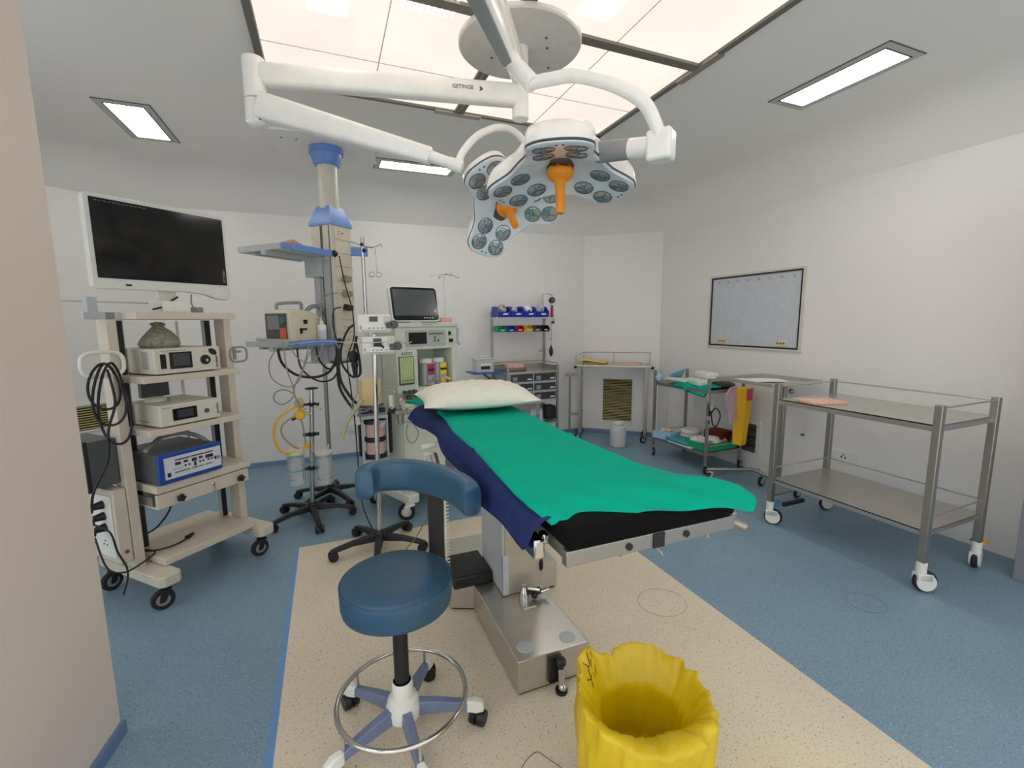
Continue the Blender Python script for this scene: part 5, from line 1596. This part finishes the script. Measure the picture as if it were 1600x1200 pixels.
obj('tube', MB().tube(smooth_path([(0, 0, .07), (.004, 0, .18), (-.002, 0, .28), (.0, 0, .375)], 5), .0025, 6), GREYP, t2)
obj('valve', MB().cyl((-.012, 0, .145), (.014, 0, .145), .005, n=8), CHROME, t2)
# chart sheet behind the gauge
t2 = None
k = MB(); p0 = at_cart(DW + .02, DD - .02, 1.50); k.box(p0[0], p0[0] + .095, p0[1], p0[1] + .003, 1.505, 1.755)
tag(obj('chart_sheet', k, PAPER), 'pale chart sheet standing on the rack behind the round gauge', 'chart')
# tray items on the drug cart
t2 = thing('instrument_tray', 'small steel tray holding pink cartons on the drug trolley top', 'tray', at_cart(.04, .12, .907), math.radians(2))
k = MB(); k.box(0, .25, 0, .14, 0, .005); k.box(0, .25, 0, .004, 0, .035); k.box(0, .25, .136, .14, 0, .035); k.box(0, .004, 0, .14, 0, .035); k.box(.246, .25, 0, .14, 0, .035); obj('tray_body', k, mat('tray_brown', (120, 110, 100), .5), t2)
for i in range(3):
    k = MB(Matrix.Translation(Vector(at_cart(.055 + i * .075, .15, .913)))); k.box(0, .07, 0, .08, 0, .06)
    tag(obj('pink_carton', k, PINK, bevel=.002), ['pink carton at the left end of the small tray', 'pink carton in the middle of the small tray', 'pink carton at the right end of the small tray'][i], 'carton', 'pink cartons in the tray')
# blue side shelf with clear box
t2 = thing('side_shelf', 'blue plastic flap shelf fixed to the left of the drug trolley', 'shelf', at_cart(-.36, .05, .90), math.radians(2))
k = MB(); k.box(0, .34, 0, .26, 0, .012); k.box(0, .34, -.004, 0, 0, .02); obj('board', k, mat('shelf_blue', (30, 86, 168), .4), t2, bevel=.004)
obj('bracket', MB().cyl((.12, .02, 0), (.33, .04, -.16), .012, n=10), DGREY, t2)
t2 = thing('clear_container', 'clear plastic container with a black and white label on the blue side shelf', 'container', at_cart(-.33, .07, .913), math.radians(2))
k = MB(); k.box(.01, .21, 0, .14, 0, .14); bo = obj('box', k, FROST, t2, bevel=.01)
k = MB(); k.box(.0, .22, -.01, .15, .138, .152); ld = obj('lid', k, FROST, t2, bevel=.005)
k = MB(); k.tube(smooth_path([(.05, .07, .15), (.06, .07, .17), (.16, .07, .17), (.17, .07, .15)], 4), .006, 8); obj('handle', k, FROST, ld)
k = MB(); k.box(.055, .17, -.003, 0, .03, .10); lb = obj('label', k, WHITEP, bo)
k = MB(); k.box(.06, .165, -.005, -.003, .035, .072); obj('black_band', k, BLACK, lb)
# lower shelf things
for i in range(4):
    k = MB(Matrix.Translation(Vector(at_cart(.34 + i * .055, .08 + (i % 2) * .05, .323)))); k.lathe([(.022, 0), (.024, .01), (.024, .10), (.012, .12), (.012, .14)], n=16)
    tag(obj('white_bottle', k, FROST), ['pale bottle on the drug trolley bottom shelf, leftmost of four', 'pale bottle on the drug trolley bottom shelf, second of four', 'pale bottle on the drug trolley bottom shelf, third of four', 'pale bottle on the drug trolley bottom shelf, rightmost of four'][i], 'bottle', 'pale bottles on the trolley bottom shelf')
k = MB(); 
k.loft([[at_cart(.50, .03, .50), at_cart(.62, .03, .50), at_cart(.62, .15, .50), at_cart(.50, .15, .50)], [at_cart(.49, .02, .34), at_cart(.66, .02, .34), at_cart(.66, .2, .34), at_cart(.49, .2, .34)]])
tag(obj('black_bag', k, BLACK, bevel=.02), 'black bag hanging under the drawers of the drug trolley', 'bag')

# ================================================================ CORNER STEEL TABLE
cf = Vector((2.76, 4.79)); cd = (Vector((3.47, 4.27)) - cf).normalized(); ca = math.atan2(cd.y, cd.x)
t = thing('steel_table', 'narrow stainless steel table with wire gallery across the corner above the air vent', 'table', (cf.x, cf.y, 0), ca)
CWd, CDp = .885, .335
k = MB(); k.box(0, CWd, 0, CDp, .905, .93); tp = obj('top', k, mat('steel_light', (196, 190, 174), .35, .7), t, bevel=.004)
k = MB()
k.cyl((.07, CDp - .01, 1.06), (CWd - .01, CDp - .01, 1.06), .005); 
k.cyl((.005, .01, 1.035), (.07, CDp - .01, 1.06), .004); k.cyl((CWd - .01, .02, 1.06), (CWd - .01, CDp - .01, 1.06), .004)
for x, y in ((.07, CDp - .01), (CWd - .01, CDp - .01), (CWd * .5, CDp - .01), (.005, .01)): k.cyl((x, y, .93), (x, y, 1.06 if x > .02 else 1.035), .004)
obj('gallery', k, STEELD, t)
for x, y in ((.05, .03), (CWd - .06, .02), (.05, CDp - .04), (CWd - .04, CDp - .04)):
    k = MB(); k.box(x - .013, x + .013, y - .013, y + .013, .12, .905)
    obj('leg', k, STEELD, t)
    caster(t, x, y, .045, .022, .12, 40, STEELD, RUBBER, LGREY)
obj('stretcher', MB().box(.05, .07, .03, CDp - .04, .30, .32), STEELD, t); obj('side_bracket', MB().box(-.12, .06, .02, .04, .78, .82), STEELD, t)
k = MB(); k.ball((CWd + .01, .03, .90), .02); k.ball((.0, .0, .90), .018); obj('bump_knob', k, BLACK, t)
k = MB(); k.cyl((-.07, .05, .12), (-.07, .05, .80), .014); k.box(-.07, .05, .04, .06, .30, .33)
obj('side_post', k, STEELD, t)
TM = FR[t.name]
def prop(name, lab, cat, M, mk, material, group=None, **kw):
    k = MB(M); mk(k); return tag(obj(name, k, material, **kw), lab, cat, group)
prop('register_book', 'worn brown register book lying at the left of the corner table', 'book', TM @ Matrix.Translation((.22, .16, .931)) @ Matrix.Rotation(.1, 4, 'Z'), lambda k: k.box(-.15, .15, -.10, .10, 0, .025), FOAM, bevel=.002)
prop('yellow_folder', 'yellow folder lying tilted on the brown register book on the corner table', 'folder', TM @ Matrix.Translation((.22, .16, .962)) @ Matrix.Rotation(-.15, 4, 'Z') @ Matrix.Rotation(.1, 4, 'Y'), lambda k: k.box(-.16, .15, -.10, .11, 0, .014), mat('folder_yellow', (222, 200, 110), .7), bevel=.001)
prop('pink_file', 'pink paper file lying at the right of the corner table', 'file', TM @ Matrix.Translation((.64, .15, .931)) @ Matrix.Rotation(-.1, 4, 'Z'), lambda k: k.box(-.12, .12, -.12, .10, 0, .018), PINK, bevel=.001)
# bottle on the floor
t = thing('clear_jar', 'translucent plastic jar full of small waste standing on the floor under the corner table', 'jar', (3.07, 4.33, 0))
k = MB(); k.lathe([(.082, 0), (.092, .01), (.094, .20), (.085, .235), (.055, .255), (.055, .275)], n=32); obj('body', k, FROST, t)
k = MB(); k.lathe([(.084, .004), (.086, .09), (.06, .11), (.01, .115)], n=18)
for v in k.bm.verts: v.co += Vector((random.uniform(-.012, .006) if v.co.x > 0 else random.uniform(-.006, .012), 0, random.uniform(-.01, .01) if v.co.z > .02 else 0))
obj('contents', k, mat('waste_bits', (200, 180, 170), .7, var=.4, scale=50), t, angle=10)
k = MB(); k.lathe([(.06, .268), (.062, .272), (.062, .29), (.05, .294)], n=28); obj('cap', k, WHITEP, t)

# ================================================================ INSTRUMENT TROLLEY
t = thing('instrument_trolley', 'two-shelf stainless instrument trolley loaded with packs beside the corner table', 'trolley', (3.235, 3.165, 0), math.radians(1))
IW, IL = .44, .73     # depth in x, length in y (towards the corner)
for x, y, top in ((0, 0, .915), (0, IL, .93), (IW, 0, .92), (IW, IL, .92)):
    k = MB(); k.box(x - .012, x + .012, y - .012, y + .012, .11, top); obj('post', k, STEELD, t, bevel=.002)
    caster(t, x, y, .045, .022, .11, 60 if y else 200, STEELD, RUBBER, LGREY)
for z in (.205, .80):
    k = MB(); k.box(0, IW, 0, IL, z - .004, z); k.box(-.004, 0, 0, IL, z - .028, z + .004); k.box(IW, IW + .004, 0, IL, z - .028, z + .004); k.box(0, IW, -.004, 0, z - .028, z + .004); k.box(0, IW, IL, IL + .004, z - .028, z + .004)
    obj('shelf', k, STEELD, t)
k = MB(); k.cyl((0, 0, .27), (IW, 0, .27), .005); k.cyl((0, IL, .27), (IW, IL, .27), .005); k.cyl((IW, 0, .27), (IW, IL, .27), .005)
obj('guard_rail', k, CHROME, t)
IM = FR[t.name]
k = MB(IM)
k.grid(lambda u, v: (-.012 + (IW * .9) * v if v > .08 else -.018, .03 + .44 * u, (.812 + .016 * math.sin(u * 11) * math.sin(v * 5) + .01) if v > .08 else .79 - .05 * (1 - u) * (1 if u < .6 else .3)), 24, 14)
tag(obj('green_wrap', k, GREEN, solid=.012), 'rumpled green surgical cloth on the top shelf of the instrument trolley', 'cloth')
prop('dark_bag', 'black plastic sheet bunched at the near end of the trolley top shelf', 'plastic', IM @ Matrix.Translation((.27, .10, .83)), lambda k: k.ball((0, 0, 0), .12, 1.1, .9, .3), BLACK)
prop('dressing_pack', 'clear printed dressing pack lying on the green cloth of the trolley', 'pack', IM @ Matrix.Translation((.16, .50, .83)) @ Matrix.Rotation(.1, 4, 'Y'), lambda k: k.box(-.13, .13, -.15, .12, -.01, .025), mat('pack_mint', (196, 216, 206), .4, var=.12, scale=40), bevel=.012)
prop('dressing_pack', 'thin blue-tinted pack propped at the far end of the trolley top shelf', 'pack', IM @ Matrix.Translation((.22, .66, .88)) @ Matrix.Rotation(.5, 4, 'X') @ Matrix.Rotation(.2, 4, 'Z'), lambda k: k.box(-.12, .12, -.01, .01, -.06, .05), LTBLUE, bevel=.004)
prop('blue_bottle', 'small light blue pack at the far corner of the trolley top shelf', 'pack', IM @ Matrix.Translation((.015, .69, .85)), lambda k: k.ball((0, 0, 0), .045, .9, .7, 1.0), LTBLUE)
prop('gauze_pack', 'white tube-like gauze pack on top of the trolley packs', 'pack', IM @ Matrix.Translation((.24, .27, .905)) @ Matrix.Rotation(1.2, 4, 'Z'), lambda k: k.box(-.15, .15, -.06, .06, -.03, .04), GAUZE, bevel=.02)
prop('gauze_pack', 'mint patterned gauze pack in front of the white gauze pack', 'pack', IM @ Matrix.Translation((.12, .25, .85)) @ Matrix.Rotation(1.3, 4, 'Z'), lambda k: k.box(-.13, .13, -.07, .07, -.03, .03), mat('pack_mint', (196, 216, 206), .4, var=.12, scale=40), bevel=.015)
# bottom shelf
prop('glove_box', 'light blue glove box at the far end of the trolley bottom shelf', 'box', IM @ Matrix.Translation((.06, .62, .206)) @ Matrix.Rotation(.25, 4, 'Z'), lambda k: k.box(-.07, .07, -.11, .11, 0, .075), LTBLUE, bevel=.003)
prop('gloves', 'tan gloves bulging from the top of the light blue glove box', 'gloves', IM @ Matrix.Translation((.06, .62, .29)), lambda k: (k.ball((0, .02, 0), .035, 1.2, 1, .6), k.ball((.02, -.03, .005), .03, 1, 1.3, .6)), mat('glove_tan', (206, 186, 158), .6))
for i, z in enumerate((0, .045)):
    prop('bandage_roll', ['white bandage ring lowest of two stacked on the trolley bottom shelf', 'white bandage ring on top of the other at the trolley back'][i], 'bandage', IM @ Matrix.Translation((.30, .50, .235 + z)), lambda k: k.ring((0, 0, 0), .075, .03, n=28, k=10), GAUZE, 'white bandage rings')
prop('blue_pack', 'flat teal and white drape pack on the trolley bottom shelf', 'pack', IM @ Matrix.Translation((.12, .40, .215)) @ Matrix.Rotation(.06, 4, 'Y'), lambda k: k.box(-.13, .13, -.16, .14, 0, .03), TEAL, bevel=.01)
prop('blue_pack', 'pale blue wrapper under the teal pack on the trolley bottom shelf', 'pack', IM @ Matrix.Translation((.08, .36, .207)), lambda k: k.box(-.10, .14, -.18, .14, 0, .008), mat('wrapper_pale', (196, 220, 228), .5), bevel=.002)
t = thing('green_tray', 'green plastic tray of wrapped supplies on the trolley bottom shelf', 'tray', (IM @ Vector((.02, .02, .207)))[:], math.radians(1))
k = MB(); k.box(0, .40, 0, .28, 0, .005)
for q in ((0, .40, 0, .006), (0, .40, .274, .28), (0, .006, 0, .28), (.394, .40, 0, .28)): k.box(q[0], q[1], q[2], q[3], 0, .075)
obj('tray_body', k, GREENP, t, bevel=.002)
for i, (x, y, s, m_, lb) in enumerate(((.10, .20, .07, GAUZE, 'white wrapped bundle at the far left of the green tray'), (.18, .10, .08, GAUZE, 'large white wrapped bundle in the middle of the green tray'), (.31, .12, .06, PINK, 'pinkish wrapped bundle at the right of the green tray'), (.12, .06, .04, GREYP, 'grey metal item at the near edge of the green tray'))):
    k = MB(Matrix.Translation(IM @ Vector((.02 + x, .02 + y, .265)))); k.ball((0, 0, 0), s, 1.2, 1.0, .75, n=14)
    for v in k.bm.verts: v.co += Vector([random.uniform(-.008, .008) for _ in range(3)])
    tag(obj('wrapped_bundle', k, m_, angle=30), lb, 'bundle', 'bundles in the green tray')
prop('maroon_cloth', 'dark maroon folded cloth behind the green tray', 'cloth', IM @ Matrix.Translation((.36, .20, .26)) @ Matrix.Rotation(.1, 4, 'Z'), lambda k: k.box(-.09, .09, -.10, .10, -.05, .10), MAROON, bevel=.015)
# stethoscope hanging from the near post
t = thing('stethoscope', 'black stethoscope hanging on the near post of the instrument trolley', 'stethoscope', (3.235, 3.165, 0))
q0 = Vector((-.02, -.03, 0))
k = MB(); k.tube(smooth_path([(-.02, -.02, .70), (-.02, -.03, .62), (.0, -.03, .58), (.03, -.03, .62), (.06, -.03, .64), (.11, -.03, .60), (.12, -.03, .54), (.08, -.03, .47), (.035, -.03, .49), (.015, -.03, .56), (.0, -.03, .62), (-.015, -.03, .56), (-.01, -.03, .5)], 6), .006, 8)
obj('tubing', k, BLACK, t)
k = MB(); k.tube(smooth_path([(-.03, -.02, .78), (-.03, -.02, .71), (-.02, -.02, .66)], 5), .003, 6); k.tube(smooth_path([(.0, -.03, .76), (.015, -.03, .68), (.01, -.03, .63)], 5), .003, 6)
obj('ear_tubes', k, CHROME, t)
k = MB(); k.cyl((-.035, -.045, .555), (-.035, -.03, .555), .02, n=20); obj('chest_piece', k, CHROME, t)

# yellow sharps chute and pink bag
t = thing('sharps_chute', 'tall yellow sharps chute box hanging on the mayo stand side', 'sharps box', (3.56, 3.06, .27), math.radians(14))
k = MB(); k.loft([[(0, 0, 0), (.085, 0, 0), (.085, .09, 0), (0, .09, 0)], [(-.005, -.03, .55), (.115, -.03, .55), (.115, .09, .55), (-.005, .09, .55)]]); bo = obj('box', k, YELLOW, t, bevel=.003)
k = MB(); k.cyl((.01, -.002, .035), (.01, .006, .035), .008); k.cyl((.02, -.001, .0), (.07, -.001, .0), .004); obj('catch', k, BLACK, bo)
k = MB(); k.box(-.02, .055, -.05, -.032, .44, .55); obj('pink_label', k, mat('pink_tag', (206, 60, 110), .4), bo)
k = MB(); k.loft([[(3.44, 3.1, .83), (3.545, 3.12, .84), (3.545, 3.14, .84), (3.44, 3.12, .83)], [(3.38, 3.1, .76), (3.55, 3.12, .64), (3.55, 3.14, .64), (3.38, 3.12, .76)], [(3.45, 3.1, .48), (3.54, 3.1, .52), (3.54, 3.12, .52), (3.45, 3.12, .48)]])
tag(obj('pink_bag', k, PINKB, bevel=.004), 'translucent pink plastic bag hanging beside the yellow sharps chute', 'bag')

# ================================================================ MAYO STAND
t = thing('mayo_stand', 'stainless mayo stand with a shallow rectangular tray behind the big trolley', 'instrument stand', (3.41, 2.72, 0))
x0, x1, y0, y1 = -.27, .265, -.265, .25
k = MB(); k.box(x0, x1, y0, y1, .938, .942)
for q in ((x0 - .016, x0, y0 - .016, y1 + .016), (x1, x1 + .016, y0 - .016, y1 + .016), (x0, x1, y0 - .016, y0), (x0, x1, y1, y1 + .016)): k.box(q[0], q[1], q[2], q[3], .934, .962)
obj('tray', k, STEEL, t, bevel=.002)
k = MB(); k.box(.03, .065, -.15, -.12, .10, .93)
obj('post', k, STEELD, t, bevel=.003)
k = MB(); k.box(-.02, .06, -.14, .10, .915, .93); k.ball((.12, -.14, .86), .022)
obj('support', k, STEELD, t)
k = MB(); k.tube([(-.30, .30, .115), (.03, .12, .125), (.09, .08, .12)], .014, 10); k.tube([(.05, .1, .12), (.05, -.14, .10)], .014, 10); k.tube([(.10, -.28, .075), (-.22, -.30, .075)], .013, 8); k.tube([(.05, -.14, .10), (.0, -.29, .08)], .013, 8)
obj('base', k, STEELD, t)
for x, y in ((.07, .03), (-.27, .28), (.10, -.28)):
    caster(t, x, y, .045, .022, .10, 10, LGREY, RUBBER, LGREY)
prop('paper_stack', 'loose white papers lying in the tray of the mayo stand', 'papers', Matrix.Translation((3.33, 2.74, .943)) @ Matrix.Rotation(-.5, 4, 'Z'), lambda k: (k.box(-.14, .15, -.10, .10, 0, .006), k.box(-.11, .19, -.13, .06, .006, .011)), PAPER)

# ================================================================ BIG STEEL TROLLEY
t = thing('steel_trolley', 'large empty stainless steel two-shelf trolley with white casters at the right wall', 'trolley', (2.865, 1.29, 0))
posts = ((0, 0, .0), (0, .90, .0), (.56, .01, 0), (.59, .91, 0))
for x, y, _ in posts:
    k = MB(); k.box(x - .018, x + .018, y - .018, y + .018, .155, 1.012); obj('post', k, STEELD, t, bevel=.003)
k = MB()
sh = [(0, 0), (.565, .01), (.59, .905), (0, .895)]
for z, th in ((.905, .035), (.335, .03)):
    k = MB(); k.prism(sh, z - .006, z)
    s_ = obj('shelf', k, STEEL, t)
    k = MB()
    for a_, b_ in zip(sh, sh[1:] + sh[:1]):
        dv = Vector((b_[0] - a_[0], b_[1] - a_[1], 0)).normalized(); nn = Vector((-dv.y, dv.x, 0)) * .012
        A, B = Vector((*a_, 0)), Vector((*b_, 0))
        k.loft([[A + Vector((0, 0, z - th)), A + nn + Vector((0, 0, z - th)), A + nn + Vector((0, 0, z + .001)), A + Vector((0, 0, z + .001))], [B + Vector((0, 0, z - th)), B + nn + Vector((0, 0, z - th)), B + nn + Vector((0, 0, z + .001)), B + Vector((0, 0, z + .001))]])
    obj('shelf_edge', k, STEEL, s_)
for z in (.995, .415):
    k = MB(); P = [(.0, .895), (.59, .905), (.565, .01), (0, 0)]
    for a_, b_ in zip(P, P[1:]): k.cyl((*a_, z), (*b_, z), .005, n=10)
    obj('guard_rail', k, STEEL, t)
for (x, y, _), a_ in zip(posts, (150, 125, 195, 170)):
    caster(t, x, y, .058, .026, .165, a_, WHITEP, RUBBER, WHITEP, cover=True)
k = MB(); k.box(.62, .68, .0, .03, .135, .15); obj('brake_lever', k, YELLOW, t, bevel=.003, label='yellow brake lever')
obj('brake_lever', MB().box(.60, .66, .035, .06, .14, .152), TEAL, t, bevel=.003, label='teal brake lever'); obj('brake_lever', MB().box(.03, .075, .88, .90, .12, .165), TEAL, t, bevel=.003, label='teal brake lever')
k = MB(); k.box(-.005, .20, .79, .81, .165, .19); obj('lower_brace', k, BLACK, t)
prop('pink_book', 'pink printed booklet lying on the top shelf of the large steel trolley', 'booklet', Matrix.Translation((3.0, 1.985, .906)) @ Matrix.Rotation(-.35, 4, 'Z'), lambda k: k.box(-.115, .115, -.09, .09, 0, .014), mat('booklet_pink', (226, 180, 162), .7, var=.18, scale=22), bevel=.001)

# ================================================================ LOOSE CABLES AROUND THE PENDANT
def cl(name, lab, pts, r, m_): cable(name, lab, pts, r, m_, group='cables hanging around the pendant')
cl('mains_cable', 'long thin black cable running down the pendant sockets to the floor by the pump stand', [(.12, 3.80, 1.96), (.15, 3.78, 1.75), (.19, 3.74, 1.55), (.19, 3.70, 1.35), (.13, 3.62, 1.18), (.14, 3.5, .95), (.15, 3.4, .7), (.15, 3.3, .45), (.16, 3.15, .2), (.22, 3.0, .06), (.24, 2.92, .05)], .0045, CABLE)
cl('thin_cable', 'thin grey cable arcing left from the second tan plug', [(.10, 3.80, 1.68), (.03, 3.78, 1.67), (-.03, 3.78, 1.60), (-.03, 3.78, 1.5), (-.02, 3.78, 1.4), (-.01, 3.78, 1.33)], .004, GREYP)
cl('thin_cable', 'black cable curving from the black plug down beside the sockets', [(.11, 3.78, 1.57), (.06, 3.76, 1.55), (.045, 3.76, 1.45), (.06, 3.76, 1.35), (.08, 3.75, 1.27)], .005, CABLE)
cl('looped_cable', 'thick black cable loop hanging left under the lower pendant shelf', [(-.32, 3.5, 1.28), (-.30, 3.5, 1.18), (-.22, 3.48, 1.10), (-.10, 3.47, 1.075), (-.0, 3.47, 1.11), (.05, 3.5, 1.2), (.06, 3.55, 1.28)], .009, CABLE)
cl('looped_cable', 'black cable loop sagging lowest under the lower pendant shelf', [(-.20, 3.5, 1.28), (-.18, 3.48, 1.14), (-.08, 3.46, 1.05), (.02, 3.46, 1.06), (.07, 3.48, 1.16), (.06, 3.5, 1.28)], .006, CABLE)
cl('looped_cable', 'black cable loop hanging tight under the right end of the lower pendant shelf', [(-.08, 3.6, 1.28), (-.06, 3.58, 1.18), (.0, 3.57, 1.12), (.06, 3.58, 1.17), (.08, 3.6, 1.27)], .007, CABLE)
cl('grey_lead', 'pale grey lead hanging in a wide loop left under the defibrillator', [(-.30, 3.45, 1.31), (-.37, 3.44, 1.2), (-.36, 3.44, 1.08), (-.27, 3.44, 1.02), (-.2, 3.44, 1.06), (-.15, 3.44, 1.18), (-.1, 3.44, 1.29)], .004, CABLEG)
cl('grey_lead', 'pale grey lead falling to a knot above the yellow gauge', [(-.28, 3.45, 1.33), (-.27, 3.44, 1.15), (-.24, 3.44, 1.03), (-.235, 3.46, .96), (-.21, 3.5, .88), (-.17, 3.52, .84)], .004, CABLEG)
cl('grey_lead', 'pale grey lead ending in a small round loop above the yellow gauge', [(-.12, 3.44, 1.3), (-.17, 3.44, 1.14), (-.23, 3.44, 1.02), (-.24, 3.45, .95), (-.31, 3.45, .90), (-.36, 3.45, .93), (-.35, 3.45, .985), (-.29, 3.45, 1.0), (-.24, 3.45, .97)], .0045, CABLEG)
cl('grey_lead', 'pale grey lead drooping in a shallow loop between the shelf and the defibrillator', [(-.24, 3.44, 1.3), (-.2, 3.44, 1.22), (-.13, 3.44, 1.18), (-.06, 3.44, 1.23), (-.03, 3.44, 1.31)], .004, CABLEG)
cl('white_tube', 'thin clear tube stretched from the pendant shelf across the pumps to the machine', [(-.24, 3.40, 1.31), (-.05, 3.2, 1.335), (.1, 2.95, 1.335), (.26, 2.80, 1.335), (.42, 3.0, 1.335), (.52, 3.3, 1.30), (.58, 3.42, 1.31)], .0028, mat('tube_clear', (190, 190, 186), .3))
cl('black_bundle', 'tangled black leads hanging left of the syringe pumps, outer loop', [(.16, 3.1, 1.44), (.12, 3.1, 1.40), (.08, 3.1, 1.30), (.075, 3.1, 1.2), (.12, 3.1, 1.12), (.15, 3.1, 1.10)], .007, CABLE)
cl('black_bundle', 'tangled black leads hanging left of the syringe pumps, inner loop', [(.17, 3.0, 1.37), (.15, 3.0, 1.28), (.14, 3.0, 1.18), (.15, 3.0, 1.12), (.18, 3.0, 1.14), (.175, 3.0, 1.26), (.16, 3.0, 1.34)], .008, CABLE)
k = MB(); k.ball((.145, 3.02, 1.24), .03, 1, .7, 1.4); k.ball((.15, 3.02, 1.19), .022, 1, .7, 1.4); k.cyl((.15, 3.02, 1.12), (.155, 3.02, 1.2), .014)
tag(obj('connector_cluster', k, BLACK), 'cluster of black connectors hanging left of the lower syringe pump', 'connectors')
cl('thin_lead', 'thin grey lead looping beside the amber bellows', [(.16, 3.05, 1.12), (.155, 3.05, 1.0), (.12, 3.05, .93), (.16, 3.05, .88), (.24, 3.05, .90), (.30, 3.05, .98), (.315, 3.02, 1.1), (.31, 2.98, 1.25)], .003, GREYP)
cl('grey_coil', 'thin grey cable loop hanging from the breathing arm against the machine', [(.46, 3.28, .74), (.53, 3.27, .73), (.575, 3.27, .66), (.56, 3.27, .60), (.52, 3.27, .58), (.49, 3.27, .64), (.50, 3.27, .72)], .004, GREYP)
cl('floor_cable', 'thin cord running from under the operating table down to the pedestal base', [(.50, 2.35, .60), (.47, 2.42, .40), (.40, 2.46, .25), (.33, 2.42, .20), (.30, 2.35, .165)], .003, mat('cord_olive', (120, 112, 84), .6))

# crumpled hazard print near the gathered rim of the yellow bag
bt = bin_.parent
for j, uv in enumerate(([(.345, .52), (.36, .56), (.375, .53), (.39, .57)], [(.35, .60), (.365, .555), (.385, .60)], [(.34, .555), (.37, .585), (.40, .555)], [(.325, .53), (.33, .58), (.34, .60)])):
    k = MB(); k.tube(smooth_path([Vector(bag(u, v)) * .985 + Vector((0, 0, .003)) for u, v in uv], 6), .0011, 5)
    obj('printed_mark', k, BLACK, bt)
